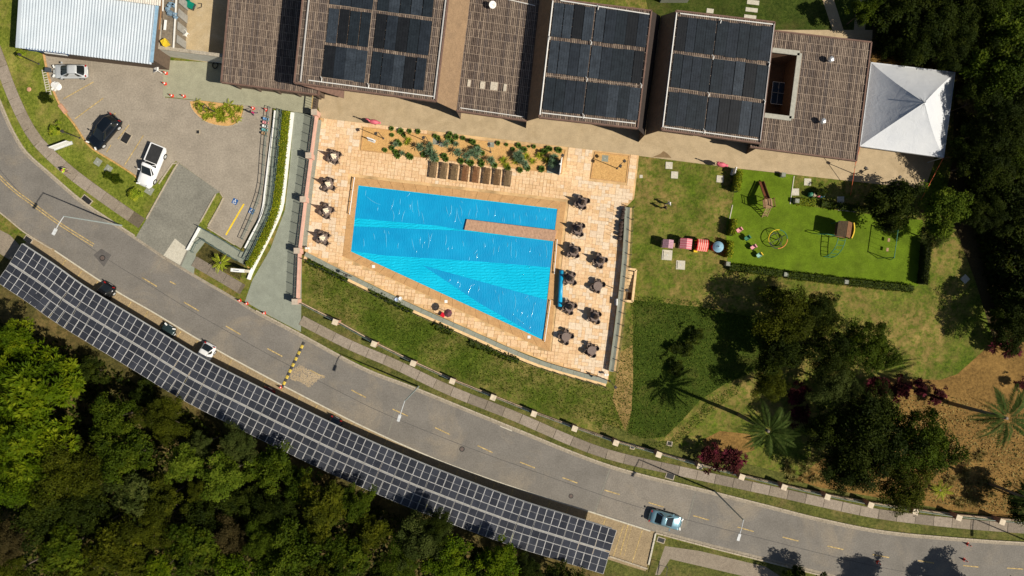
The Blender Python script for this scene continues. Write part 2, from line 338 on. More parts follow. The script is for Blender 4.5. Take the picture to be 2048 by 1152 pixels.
stripe('edge_mark', 1000, 852, 1024, 862, .12, m_pale, road, .024)
lot = bpy.data.objects['car_park']
for x0, y0, x1, y1 in ((127, 198, 187, 164), (150, 238, 207, 196), (215, 248, 231, 226), (213, 305, 222, 290), (236, 278, 258, 250), (249, 331, 287, 271)):
    stripe('bay_line', x0, y0, x1, y1, .12, m_yel, lot, .020)
stripe('bay_line', 452, 470, 488, 408, .2, m_yelb, lot, .020)
bay = bpy.data.objects['parking_bay']
for i in range(8, len(Lw), 1):
    x = Ls[i][0]
    if 120 < x < 1300 and (i % 4 == 0):
        p = Lw[i]; n = nrm(Lw, i); q = p - n * 4.6; p = p - n * .3
        u = Vector((n.y, -n.x)) * .05
        MB().sheet([tuple(p + u), tuple(q + u), tuple(q - u), tuple(p - u)], .0165).build('bay_line', m_yel, bay)
stripe('bay_line', 1256, 1050, 1240, 1110, .14, m_yel, bay, .018); stripe('bay_line', 1263, 1052, 1248, 1112, .05, m_yel, bay, .018)
# wheelchair emblems on blue squares
m_blue = mat('blue_paint', (.02, .09, .26), .7, .15)
for x, y in ((470, 403), (503, 422)):
    c = P(x, y); a = R(-28); b = MB(); b.box((c.x, c.y, .019), (.68, .68, .004), a, 0)
    root = tag(b.build('accessible_bay_sign', m_blue, lot))
    e = MB(); ca, sa = math.cos(a), math.sin(a)
    def T(u, v): return (c.x + u * ca - v * sa, c.y + u * sa + v * ca, .025)
    arc = [T(-.02 + .17 * math.cos(t), -.09 + .17 * math.sin(t)) for t in np.linspace(R(110), R(400), 14)]
    for i in range(13): e.beam(arc[i], arc[i + 1], .055, .004)
    e.lathe([(.055, 0), (.055, .004)], T(-.03, .24), 10); e.beam(T(-.03, .18), T(-.01, -.03), .07, .004); e.beam(T(-.02, .06), T(.12, .06), .05, .004)
    e.beam(T(-.01, -.03), T(.13, -.03), .06, .004); e.beam(T(.13, -.03), T(.2, -.2), .05, .004)
    e.build('wheelchair_emblem', m_white, root)
# ------------------------------------------------------------------ pool deck
DECK = [(641, 236), (1278, 311), (1268, 398), (1252, 414), (1243, 545), (1216, 762), (1180, 752), (1100, 726), (1024, 697), (935, 657), (820, 606), (700, 548), (609, 503)]
POOL = [(717, 371), (1115, 418), (1107, 483), (1086, 680), (702, 503)]
BED = [(727, 255), (1131, 300), (1121, 347), (722, 300)]
BED2 = [(1190, 304), (1258, 312), (1252, 365), (1181, 357)]
dk = [P2(*p) for p in DECK]; pw = [P2(*p) for p in POOL]
deck = tag(MB().sheet(dk, .030).build('pool_deck', m_joint), kind='structure')
ground('gravel_bed', BED, .045, m_gravel); ground('gravel_bed', BED2, .045, m_gravel)
for B_ in (BED, BED2):
    bb = [Vector(P2(*p)) for p in B_]; bb.append(bb[0])
    e = MB()
    for i in range(4): e.beam((*bb[i], .05), (*bb[i + 1], .05), .1, .08)
    tag(e.build('bed_edging', m_cope), kind='structure')
# coping round the pool
cx, cy = sum(p[0] for p in pw) / 5, sum(p[1] for p in pw) / 5
def offs(poly, d):
    n = len(poly); A = sum(poly[i][0] * poly[(i + 1) % n][1] - poly[(i + 1) % n][0] * poly[i][1] for i in range(n)); s = 1 if A > 0 else -1
    L_ = []
    for i in range(n):
        p, q = Vector(poly[i]), Vector(poly[(i + 1) % n]); e = (q - p).normalized(); L_.append((p + Vector((e.y, -e.x)) * d * s, e))
    out = []
    for i in range(n):
        (p, e), (q, f) = L_[i - 1], L_[i]; den = e.x * f.y - e.y * f.x
        if abs(den) < 1e-4: out.append(tuple(q)); continue
        t = ((q.x - p.x) * f.y - (q.y - p.y) * f.x) / den; out.append(tuple(p + e * t))
    return out
outer = offs(pw, .95); mb = MB()
cop = tag(bpy.data.objects.new('pool_surround', None), kind='structure'); COL.objects.link(cop)
wid = [.95, 1.0, .5, .75, .95]
for i in range(5):
    a, b, c_, d = Vector(pw[i]), Vector(pw[(i + 1) % 5]), Vector(outer[(i + 1) % 5]), Vector(outer[i])
    n = max(1, round((b - a).length / 1.5))
    for k in range(n):
        t0, t1 = k / n + .0006, (k + 1) / n - .0006
        MB().prism([tuple(a.lerp(b, t0)), tuple(a.lerp(b, t1)), tuple(d.lerp(c_, t1)), tuple(d.lerp(c_, t0))], .02, .085 + rnd.uniform(-.003, .003)).build('coping_stone', m_cope, cop)
# ashlar stones laid along the pool's long edge
th = ang(717, 371, 1115, 418); ca, sa = math.cos(th), math.sin(th); cell = .43
o0 = Vector(P2(641, 236)); occ = set(); stones = []
beds = [offs([P2(*p) for p in b], .06) for b in (BED, BED2)]; nopool = offs(pw, .93)
def stone_ok(cs):
    for x, y in cs:
        if not inside(x, y, dk) or inside(x, y, nopool) or any(inside(x, y, b) for b in beds): return False
    return True
def loc(i, j): u, v = i * cell, -j * cell; return (o0.x + u * ca - v * sa, o0.y + u * sa + v * ca)
for j in range(-4, 90):
    for i in range(-16, 108):
        if (i, j) in occ: continue
        r = rnd.random(); wdt, hgt = (2, 2) if r < .14 else (2, 1) if r < .40 else (1, 2) if r < .48 else (1, 1)
        if any((i + a, j + b) in occ for a in range(wdt) for b in range(hgt)): wdt = hgt = 1
        for tw, thh in ((wdt, hgt), (1, 1)):
            cs = [loc(i, j), loc(i + tw, j), loc(i + tw, j + thh), loc(i, j + thh)]
            if stone_ok(cs):
                for a in range(tw):
                    for b in range(thh): occ.add((i + a, j + b))
                stones.append((i, j, tw, thh)); break
def stone_mesh(tw, thh, mi, near):
    g = .036 if near else .011
    b = MB(); b.box((0, 0, .055), (tw * cell - g, thh * cell - g, .05), 0, 0, .985); return b
stones.sort(key=lambda s: -s[2] * s[3]); rest = MB(); cache = {}; nsh = 0
for k, (i, j, tw, thh) in enumerate(stones):
    cxy = loc(i + tw / 2, j + thh / 2); x, y = cxy[0] / S + 1024, 576 - cxy[1] / S
    near = (1.0 < 0) or inside(*cxy, offs(pw, 4.2)) and rnd.random() < .9 and x < 1110
    f = math.sin(x * .021 + 1) + math.cos(y * .017) + .8 * math.sin((x + y) * .05)
    greyish = (x < 690 or x > 1150) and rnd.random() < .22 + .12 * f
    mi = rnd.choice((3, 4, 4)) if greyish else rnd.choice((0, 0, 2, 2, 4, 5) if not near else (0, 1, 2, 0, 5, 0, 2))
    if k < 300:
        key = (tw, thh, mi, near)
        if key not in cache: cache[key] = stone_mesh(tw, thh, mi, near).mesh('paving_stone', m_stone[mi])
        o = place('paving_stone', cache[key], deck, (cxy[0], cxy[1], rnd.uniform(-.006, .006)), th)
    else:
        b = stone_mesh(tw, thh, mi, near); dz = rnd.uniform(-.006, .006)
        rest.add([(cxy[0] + a * ca - c * sa, cxy[1] + a * sa + c * ca, z + dz) for a, c, z in b.v], b.f, mi)
o = rest.build('paving_stones', m_stone, deck); o['kind'] = 'stuff'
# ------------------------------------------------------------------ water and covers
n = N('pool_water'); rp = n.new('ShaderNodeTexWave'); rp.wave_type = 'RINGS'; rp.inputs['Scale'].default_value = .9; rp.inputs['Distortion'].default_value = 6; rp.inputs['Detail'].default_value = 2
mp = n.new('ShaderNodeMapping'); mp.inputs['Location'].default_value = (-1.5, -1.0, 0); n.link(n.pos, mp.inputs[0]); n.link(mp.outputs[0], rp.inputs['Vector'])
h = n.mix(.6, rp.outputs['Fac'], n.noise(1.6, 4, .6, None, 1.5)); n.bump(h, .8, .12)
m_water = n.out(n.ramp(n.noise(.25, 3), [(.3, (.004, .43, .65)), (.7, (.008, .50, .72))]), .06, .5)
n = N('bubble_cover'); wv = n.new('ShaderNodeTexWave'); wv.inputs['Scale'].default_value = 1.6; wv.inputs['Distortion'].default_value = 9; wv.inputs['Detail'].default_value = 3; wv.inputs['Detail Scale'].default_value = .8
n.link(n.pos, wv.inputs['Vector'])
h = n.mix(.5, wv.outputs['Fac'], n.noise(1.3, 5, .6, None, 2.0)); n.bump(h, .22, .08)
base = n.ramp(n.noise(.35, 4, .6), [(.3, (.002, .255, .51)), (.7, (.004, .33, .605))])
m_coverp = n.out(base, .34, .5)
tag(MB().sheet(pw, .034).build('pool_water', m_water), kind='structure')
def cover(label, poly, wr):
    c = (sum(p[0] for p in poly) / len(poly), sum(p[1] for p in poly) / len(poly)); base = P(*c)
    t = thing('pool_cover', label, 'pool cover', (base.x, base.y, .034))
    MB().prism([P2(*p) for p in poly], .04, .058).build('sheet', m_coverp, t, world=True)
    f = MB(); wpoly = [P2(*p) for p in poly]
    for x, y, l, a in wr:
        p0 = Vector(P2(x, y)); pts = []
        bend = rnd.uniform(-.5, .5)
        for k in range(7):
            u = k / 6 - .5; aa = a + bend * u; pts.append(p0 + Vector((math.cos(aa), math.sin(aa))) * l * u)
        if not all(inside(p.x, p.y, wpoly) for p in pts): continue
        f.tube([(p.x, p.y, .058) for p in pts], [.006, .022, .036, .04, .036, .022, .006], 6)
    f.build('folds', m_fold, t, True, world=True)['kind'] = 'stuff'
m_fold = mat('glint_fold_film', (.10, .46, .68), .14, .1, spec=.8)  # paler than the sheet: sun glints on the wrinkles put into the colour
def wrs(n, x0, x1, y0f, y1f, amin=70, amax=105):
    out = []
    for _ in range(n):
        x = rnd.uniform(x0, x1); t = rnd.random(); y = y0f(x) * (1 - t) + y1f(x) * t
        out.append((x, y, rnd.choice((.5, .6, .8, .9, 1.2, 1.6, 2.2)), R(rnd.uniform(amin, amax)) if rnd.random() < .88 else R(rnd.uniform(20, 160))))
    return out
cover('blue bubble cover over the upper strip of the pool above the pier', [(718.5, 372.5), (1114, 419.5), (1110.5, 459), (932, 438), (928, 461), (880, 452), (709, 436)], wrs(58, 712, 1110, lambda x: 374 + (x - 717) * .118, lambda x: 440 + (x - 717) * .06))
cover('large blue bubble cover across the middle of the pool below the pier', [(708, 453), (928, 462), (1107, 484), (1101, 535), (960, 523), (770, 511), (703.5, 502)], wrs(46, 706, 1100, lambda x: 458 + (x - 708) * .06, lambda x: 508 + (x - 708) * .06))
cover('triangular blue bubble cover over the lower point of the pool', [(846, 531), (1094, 600), (1086.5, 679), (960, 607)], wrs(30, 860, 1088, lambda x: 535 + (x - 846) * .28, lambda x: 540 + (x - 846) * .57, 50, 110))
# pier
t = thing('pool_pier', 'narrow timber boarded pier reaching into the pool from its right edge', 'pier', P(1020, 459))
q = [P(934, 439), P(1113, 461), P(1109, 483), P(929, 460)]; nb = 60
for k in range(nb):
    u0, u1 = k / nb + .0005, (k + 1) / nb - .0005
    a, b = q[0].lerp(q[1], u0), q[0].lerp(q[1], u1); c_, d = q[3].lerp(q[2], u1), q[3].lerp(q[2], u0)
    MB().prism([tuple(v.xy) for v in (a, b, c_, d)], .06, .30).build('board', mat('pier_timber_%s' % 'abc'[k % 3], ((.44, .27, .17), (.43, .26, .165), (.45, .275, .175))[k % 3], .8), t, world=True)
# rails beside the pool: long tube on short feet
def rail(label, x0, y0, x1, y1, m, h=.55):
    p, q = P(x0, y0), P(x1, y1); t = thing('pool_rail', label, 'rail', p)
    MB().tube([(p.x, p.y, h), (q.x, q.y, h)], .045, 8).build('bar', m, t, world=True)
    for k in range(4):
        s = p.lerp(q, .02 + .32 * k); MB().tube([(s.x, s.y, .05), (s.x, s.y, h)], .035, 6).build('post', m_grey, t, world=True)
rail('white tubular rail along the short left end of the pool', 711, 356, 701, 430, m_white)
rail('white rail running down from the pier along the pool edge', 1114, 479, 1108, 548, m_white, .35)
rail('white rail beside the lowest corner of the pool', 1101, 600, 1089, 683, m_white, .35)
# cover roller
p, q = P(1122, 541), P(1119, 613); t = thing('cover_roller', 'rolled blue pool cover on a roller frame right of the pool', 'cover roller', p)
MB().tube([(p.x, p.y, .55), (q.x, q.y, .55)], .27, 14).build('rolled_cover', mat('rolled_film', (.01, .32, .56), .35, .15), t, True, world=True)
for s in (p, q):
    f = MB(); f.beam((s.x - .4, s.y, .08), (s.x, s.y, .6), .06, .06); f.beam((s.x + .4, s.y, .08), (s.x, s.y, .6), .06, .06); f.beam((s.x - .45, s.y, .08), (s.x + .45, s.y, .08), .06, .05); f.build('end_frame', m_dkmetal, t, world=True)
# boundary benches with slate coping, cream ledge and glass balustrade
def bench(label, pts, wd, h, ledge, side, glass=True):
    c = cr(W(pts), 1.45); p0 = c[0]; t = thing('boundary_wall', label, 'wall', (p0.x, p0.y, 0))
    ribbon(MB(), c, -wd / 2 + .04, wd / 2 - .04, 0, h).build('wall', m_cream, t, world=True)
    for i in range(len(c) - 1): ribbon(MB(), c[i:i + 2], -wd / 2, wd / 2, h, h + .05, 0, .02).build('coping', m_slate, t, world=True)
    o1 = wd / 2 * side; o2 = (wd / 2 + ledge) * side
    ribbon(MB(), c, min(o1, o2) + .003, max(o1, o2), 0, max(h - .25, .1)).build('ledge', m_cream, t, world=True)
    if glass:
        g = (wd / 2 + ledge + .06) * side
        ribbon(MB(), c, g - .012, g + .012, .1, h + .75, 0, .06).build('glass_panels', m_glass, t, world=True)
        for i in range(0, len(c), 1):
            n_ = nrm(c, i); s = c[i] + n_ * g; MB().box((s.x, s.y, (h + .8) / 2), (.07, .07, h + .8)).build('post', m_dkmetal, t, world=True)
bench('slate topped wall along the right side of the pool deck', [(1253, 416), (1247, 520), (1234, 640), (1219, 752)], .62, .7, .3, 1)
bench('slate topped low wall curving along the lower edge of the pool deck', [(612, 508), (700, 553), (820, 611), (935, 662), (1024, 702), (1100, 731), (1214, 763)], .55, .35, .35, -1)
bench('low slate kerb wall on the left edge of the pool deck', [(638, 240), (629, 316), (618, 402), (608, 500)], .7, .12, .05, -1, False)
# hat shaped planters: ring tyres hanging on the right wall
for k, (x, y) in enumerate([(1246, 421), (1245, 429), (1243, 436), (1242, 447), (1241, 454), (1240, 461), (1239, 469), (1238, 478)]):
    t = thing('folded_parasol', 'round dark folded parasol against the right deck wall, ' + ('topmost', 'second from the top', 'third from the top', 'fourth from the top', 'fourth from the bottom', 'third from the bottom', 'second from the bottom', 'lowest')[k] + ' of the row', 'parasol', P(x, y), 0, 'folded parasols against the right wall')
    MB().lathe([(.20, 0), (.26, .35), (.22, .7), (.25, .74), (.08, .8)], (0, 0, 0), 10, 0, .15).build('canopy', mat('dark_wicker', (.05, .032, .024), .75, .3, 12), t)
    MB().tube([(0, 0, .8), (0, 0, 1.9)], .018, 5).build('pole', m_dkmetal, t)
# cream stair well outside the wall
t = thing('stair_well', 'cream walled stair going down outside the right deck wall', 'stairs', P(1256, 570))
qs = [P(1250, 537), P(1270, 540), P(1263, 603), P(1243, 601)]
for a, b in ((0, 1), (1, 2), (2, 3)): MB().beam((*qs[a].xy, .35), (*qs[b].xy, .35), .28, .7).build('side_wall', m_cream, t, world=True)
MB().sheet([tuple(v.xy) for v in qs], .016).build('landing', mat('stair_brown', (.16, .08, .03), .9), t, world=True)
for k in range(6):
    a, b = qs[0].lerp(qs[3], .12 + k * .11), qs[1].lerp(qs[2], .12 + k * .11)
    MB().beam((*a.xy, .5 - k * .08), (*b.xy, .5 - k * .08), .40, .08).build('step', m_cream, t, world=True)
# ------------------------------------------------------------------ clubhouse roofs
slat_m = [mat('roof_slat_%s' % k, c, .85, .25, 2.5, grain=.4, gs=10) for k, c in (('brown', (.190, .142, .106)), ('dark', (.120, .088, .068)), ('tan', (.250, .190, .140)), ('grey', (.13, .10, .082)))]
m_under = mat('roof_underlay', (.035, .026, .022), .9)
m_batten = mat('roof_batten', (.30, .235, .175), .85, .2)
m_fascia = mat('fascia_brown', (.16, .095, .07), .8, .2)
m_facet = concrete('cladding', (.25, .165, .095), (.14, .10, .07), .4, .5, .4, 8)
m_bwall = mat('dark_wall', (.12, .085, .06), .85)
m_pipe = mat('white_pipe', (.72, .70, .64), .5, .08)
m_pipeg = mat('grey_pipe', (.42, .40, .37), .5, .1)
def uvp(q, u, v, dz=0.0):              # q = TL, TR, BR, BL
    p = q[0].lerp(q[1], u).lerp(q[3].lerp(q[2], u), v); return Vector((p.x, p.y, p.z + dz))
def slatted(t, q, regions=((0, 0, 1, 1),), pitch=.21, row=1.0, th=.22, tone=0):
    b = MB()
    for u0, v0, u1, v1 in regions: b.slab([uvp(q, u0, v1), uvp(q, u1, v1), uvp(q, u1, v0), uvp(q, u0, v0)], th)
    b.build('roof', m_under, t, world=True)
    sl_ = MB(); bt = MB(); wd = (q[1] - q[0]).length; ln = (q[3] - q[0]).length
    nu, nv = int(wd / pitch), max(2, round(ln / row))
    for u0, v0, u1, v1 in regions:
        for i in range(nu):
            u = (i + .5) / nu
            if not u0 <= u <= u1: continue
            du = .33 / nu; base = rnd.choice((0, 0, 0, 1, 3)) if rnd.random() < .8 else 2
            for j in range(nv):
                va, vb = max(j / nv, v0), min((j + 1) / nv, v1)
                if vb - va < .004: continue
                k = base if rnd.random() < .80 else rnd.choice((0, 0, 1, 2, 3))
                z = .05 + rnd.uniform(0, .02)
                sl_.slab([uvp(q, u - du, vb, z), uvp(q, u + du, vb, z), uvp(q, u + du, va, z), uvp(q, u - du, va, z)], .045, k)
        for j in range(nv + 1):
            v = j / nv
            if not v0 - .001 <= v <= v1 + .001: continue
            bt.beam(uvp(q, u0, v, .085), uvp(q, u1, v, .085), .04, .03)
    sl_.build('slats', slat_m, t, world=True)['kind'] = 'stuff'; bt.build('battens', m_batten, t, world=True)['kind'] = 'stuff'
def edge(t, q, sides='tblr', wd=.16, m=None):
    e = MB()
    for s, (a, b) in {'t': (0, 1), 'r': (1, 2), 'b': (2, 3), 'l': (3, 0)}.items():
        if s in sides: e.beam(q[a] + Vector((0, 0, -.05)), q[b] + Vector((0, 0, -.05)), wd, .42)
    e.build('fascia', m or m_fascia, t, world=True)
def body(t, q, inset=.12, front=.22):
    b = MB(); c = [uvp(q, inset, .03), uvp(q, 1 - inset, .03), uvp(q, 1 - inset, 1 - front), uvp(q, inset, 1 - front)]
    b.prism([tuple(v.xy) for v in c], 0, min(v.z for v in q) - .3); b.build('wall', m_bwall, t, world=True)
    for k in range(5):
        p = uvp(q, inset + .04 + (.92 - 2 * inset) * k / 4, 1 - front * .85); MB().box((p.x, p.y, p.z / 2 - .15), (.2, .2, p.z - .3)).build('column', m_bwall, t, world=True)
def facet(t, a, b, c, d, name='side_cladding', m=None):
    MB().slab([a, b, c, d] if (b - a).cross(c - a).z > 0 else [d, c, b, a], .18).build(name, m or m_facet, t, world=True)
mat_m = [mat('heating_mat_%s' % k, c, .42, .3, 1.2, spec=.5, grain=.3, gs=5) for k, c in (('navy', (.016, .021, .027)), ('black', (.009, .010, .011)), ('slate', (.030, .038, .047)), ('deep', (.013, .018, .022)))]
m_seam = mat('mat_seam', (.006, .007, .008), .6)
def mats_on(t, q, cols, rows, light):
    cnt = 0
    for (v0, v1) in rows:
        for (u0, u1, n) in cols:
            for i in range(n):
                a, b = u0 + (u1 - u0) * i / n, u0 + (u1 - u0) * (i + 1) / n; g = (b - a) * rnd.choice((.008, .012, .03, .06))
                k = 2 if rnd.random() < light else rnd.choice((0, 0, 1, 3, 3)); ms = MB(); sub = 4
                dv = rnd.uniform(-.004, .004)
                for s in range(sub):
                    x0, x1 = a + g + (b - a - 2 * g) * s / sub, a + g + (b - a - 2 * g) * (s + .95) / sub
                    ms.slab([uvp(q, x0, v1 + dv, .17), uvp(q, x1, v1 + dv, .17), uvp(q, x1, v0 + dv, .17), uvp(q, x0, v0 + dv, .17)], .05, 0)
                ms.slab([uvp(q, a + g, v1 - .004, .145), uvp(q, b - g, v1 - .004, .145), uvp(q, b - g, v0 + .004, .145), uvp(q, a + g, v0 + .004, .145)], .03, 1)
                ms.build('heating_mat', [mat_m[k], m_seam], t, world=True); cnt += 1
def pipe(t, pts, r=.06, m=None): MB().tube(pts, r, 6).build('pipe', m or m_pipe, t, world=True)
def hooks(t, q, lst):
    for u, v in lst:
        p = uvp(q, u, v, .15); MB().tube([p + Vector((.0, -.3, .1)), p + Vector((.08, 0, .22)), p + Vector((-.1, .25, .1))], .05, 5).build('pipe_elbow', m_pipe, t, world=True)
HL, HC, HD = 3.8, 7.4, 6.6
# low roof at the left
q = [P(464, -62, 3.6), P(655, -40, 3.6), P(637, 190, 3.6), P(443, 165, 3.6)]
t = thing('low_roof_wing', 'low brown slatted roof wing at the left end of the clubhouse by the yard', 'building', P(548, 60))
slatted(t, q); edge(t, q, 'blr'); body(t, q, .03, .04)
# tall volume with six blocks of mats
q = [P(613, -70, HC), P(900, -33, HC), P(872, 203, HC), P(589, 166, HC)]
t = thing('tall_roof_block', 'tall leftmost clubhouse block whose slatted roof keeps a wide brown margin around its dark mats', 'building', P(750, 80))
slatted(t, q); edge(t, q, 'brl'); body(t, q, .1, .3)
rows = [(-.02, .305), (.335, .625), (.655, .925)]
mats_on(t, q, [(.19, .49, 4), (.52, .91, 5)], rows, .38)
pipe(t, [uvp(q, .045, .0, .2), uvp(q, .045, .985, .2)], .09, m_pipeg); pipe(t, [uvp(q, .985, 0, .2), uvp(q, .985, .985, .2)], .09, m_pipeg)
pipe(t, [uvp(q, .10, .965, .2), uvp(q, .985, .965, .2)]); hooks(t, q, [(.19, .94), (.52, .945)])
facet(t, P(900, -33, HC - .2), P(872, 203, HC - .2), P(913, 222, HL), P(945, -33, HL))
facet(t, P(913, 222, HL), P(945, -33, HL), P(952, -30, .1), P(921, 238, .1), 'side_wall', m_bwall)
facet(t, P(589, 166, HC - .2), P(613, -70, HC - .2), P(705, -60, 1.2), P(687, 196, 1.2), 'side_cladding', m_fascia)
# low roof in the middle
q = [P(943, -44, HL), P(1081, -24, HL), P(1053, 242, HL), P(913, 222, HL)]
t = thing('low_roof_wing', 'low brown slatted roof between the tall left block and the middle block of dark mats', 'building', P(990, 100))
slatted(t, q); edge(t, q, 'b'); body(t, q, .05, .25); pipe(t, [uvp(q, .05, .975, .15), uvp(q, .95, .975, .15)], .05)
pipe(t, [uvp(q, .35, .115, .15), uvp(q, .95, .14, .15)], .05)
lowCD = q
# middle block
q = [P(1105, -2, HD), P(1303, 22, HD), P(1275, 257, HD), P(1078, 235, HD)]
t = thing('tall_roof_block', 'middle clubhouse block whose roof is covered by a three by two grid of dark mats', 'building', P(1190, 120))
slatted(t, q); edge(t, q); body(t, q, .12, .3)
rows = [(.03, .315), (.35, .625), (.66, .935)]
mats_on(t, q, [(.025, .435, 4), (.445, .985, 5)], rows, .22)
pipe(t, [uvp(q, .005, .02, .2), uvp(q, .005, .98, .2)], .08); pipe(t, [uvp(q, .08, .01, .2), uvp(q, .98, .035, .2)]); pipe(t, [uvp(q, .02, .962, .2), uvp(q, .97, .962, .2)])
hooks(t, q, [(.43, .33), (.43, .64), (.44, .95), (.46, .03), (.98, .64), (.01, .33)])
facet(t, P(1078, 235, HD - .2), P(1105, -2, HD - .2), P(1079, -4, HL), P(1053, 242, HL))
facet(t, P(1053, 242, HL), P(1079, -4, HL), P(1076, 0, .1), P(1052, 256, .1), 'side_wall', m_bwall)
facet(t, P(1303, 22, HD - .2), P(1275, 257, HD - .2), P(1289, 270, HL), P(1321, 32, HL), 'side_cladding', m_under)  # near black: shade thrown by the right block put into this side's colour
# right block
q = [P(1352, 22, HD), P(1549, 45, HD), P(1520, 287, HD), P(1323, 260, HD)]
t = thing('tall_roof_block', 'rightmost tall clubhouse block of dark roof mats beside the open courtyard', 'building', P(1430, 160))
slatted(t, q); edge(t, q); body(t, q, .12, .3)
mats_on(t, q, [(.03, .42, 4), (.43, .985, 5)], [(.045, .33), (.36, .64), (.675, .955)], .2)
pipe(t, [uvp(q, .005, .02, .2), uvp(q, .005, .98, .2)], .08); pipe(t, [uvp(q, .04, .022, .2), uvp(q, .98, .022, .2)]); pipe(t, [uvp(q, .02, .975, .2), uvp(q, .97, .975, .2)]); pipe(t, [uvp(q, .992, .02, .2), uvp(q, .992, .98, .2)], .06, m_pipeg)
hooks(t, q, [(.42, .35), (.42, .66), (.42, .965), (.45, .045), (.985, .35), (.985, .66)])
facet(t, P(1323, 260, HD - .2), P(1352, 22, HD - .2), P(1322, 32, HL), P(1291, 270, HL))
facet(t, P(1290, 270, HL), P(1321, 32, HL), P(1312, 44, .1), P(1277, 284, .1), 'side_wall', m_bwall)
facet(t, P(1520, 287, HD - .2), P(1549, 45, HD - .2), P(1547, 50, HL), P(1518, 294, HL), 'side_cladding', m_bwall)
facet(t, P(1518, 294, HL), P(1547, 50, HL), P(1530, 70, .1), P(1493, 308, .1), 'side_wall', m_bwall)
# low roof at the right with a courtyard
q = [P(1530, 60, HL), P(1742, 85, HL), P(1712, 322, HL), P(1500, 294, HL)]
t = thing('low_roof_wing', 'low brown slatted roof at the right end with a square courtyard opening cut through it', 'building', P(1640, 210))
uo0, uo1, vo0, vo1 = .05, .345, .165, .72
slatted(t, q, ((0, 0, uo0, 1), (uo1, 0, 1, 1), (uo0, 0, uo1, vo0), (uo0, vo1, uo1, 1)), tone=1); edge(t, q, 'tbr')
cq = [uvp(q, uo0, vo0, .12), uvp(q, uo1, vo0, .12), uvp(q, uo1, vo1, .12), uvp(q, uo0, vo1, .12)]
e = MB()
for i in range(4): e.beam(cq[i], cq[(i + 1) % 4], .55, .14)
e.build('courtyard_coping', mat('coping_grey', (.36, .35, .29), .8, .15), t, world=True)
e = MB()
for i in range(4): e.beam((cq[i].x, cq[i].y, 1.75), (cq[(i + 1) % 4].x, cq[(i + 1) % 4].y, 1.75), .2, 3.5)
e.build('courtyard_wall', mat('courtyard_brown', (.15, .085, .05), .85), t, world=True)
MB().sheet([tuple(v.xy) for v in cq], .03).build('courtyard_floor', mat('courtyard_tiles', (.14, .08, .045), .8), t, world=True)
e = MB()
for a, b in ((.38, 0), (.42, .72)):
    c = [uvp(q, a, .03), uvp(q, .97, .03), uvp(q, .97, .92), uvp(q, a, .92)]
    e.prism([tuple(v.xy) for v in c], 0, 3.4) if b == 0 else None
e.build('wall', m_bwall, t, world=True)
# table tennis table in the courtyard
c = P(1551, 190); tt = thing('table_tennis_table', 'dark blue table tennis table with white edge lines in the roof courtyard', 'table', c, th)
MB().box((0, 0, .75), (1.55, 2.75, .04)).build('top', mat('tennis_blue', (.02, .035, .06), .4), tt)
e = MB()
for d_, s_ in (((0, 1.35), (1.55, .05)), ((0, -1.35), (1.55, .05)), ((.75, 0), (.05, 2.75)), ((-.75, 0), (.05, 2.75)), ((0, 0), (.03, 2.75))): e.box((*d_, .775), (*s_, .006))
e.build('lines', m_white, tt); MB().box((0, 0, .84), (1.7, .03, .15)).build('net', m_grey, tt)
for a in (-.6, .6):
    for b in (-1, 1): MB().box((a, b, .37), (.06, .06, .73)).build('leg', m_dkmetal, tt)
# roof fittings
def vent(label, x, y, z):
    p = P(x, y, z + .5); t = thing('roof_vent', label, 'vent', (p.x, p.y, z))
    MB().tube([(0, 0, 0), (0, 0, .5)], .14, 8).build('stack', m_grey, t); MB().lathe([(.18, .45), (.36, .6), (.38, .8), (.25, 1.0), (.04, 1.08)], (0, 0, 0), 14, 0, .06).build('turbine', mat('bright_steel', (.7, .7, .68), .3, .1, metal=.6), t)
vent('silver turbine vent on the right slatted roof, the upper one level with the courtyard top', 1660, 120, HL)
vent('silver turbine vent on the right slatted roof, the lower one below the courtyard', 1644, 243, HL)
p = P(983, 9, HL + .5); t = thing('satellite_dish', 'pale round satellite dish on the low roof between the tall blocks', 'dish', (p.x, p.y, HL))
MB().tube([(0, 0, 0), (0, 0, .6)], .04, 6).build('mast', m_grey, t); o = MB().lathe([(.05, 0), (.3, .06), (.44, .16), (.42, .18), (.28, .1), (.03, .05)], (0, 0, 0), 16).build('bowl', m_pipe, t, True); o.location = (.1, -.1, .7); o.rotation_euler = (R(25), R(15), 0)
MB().beam((.1, -.1, .75), (.35, -.35, 1.1), .03, .03).build('feed_arm', m_grey, t)
# skylight boxes on the middle low roof
for k, (x, y, w_, l_) in enumerate(((938, 166, 7, 16), (965, 170, 11, 17), (988, 172, 17, 19), (1010, 175, 7, 17))):
    p = P(x, y, HL + .2); t = thing('roof_hatch', 'pale weathered hatch on the low middle roof, %s of the row of four' % ('leftmost', 'second from left', 'widest', 'rightmost')[k], 'roof hatch', (p.x, p.y, HL), th)
    b = MB(); b.box((0, 0, .12), (w_ * S * .8, l_ * S * .8, .14)); b.build('cover', mat('old_white', (.50, .44, .34), .8, .3, 5), t); MB().box((0, 0, .03), (w_ * S * .9, l_ * S * .9, .1)).build('frame', m_batten, t)
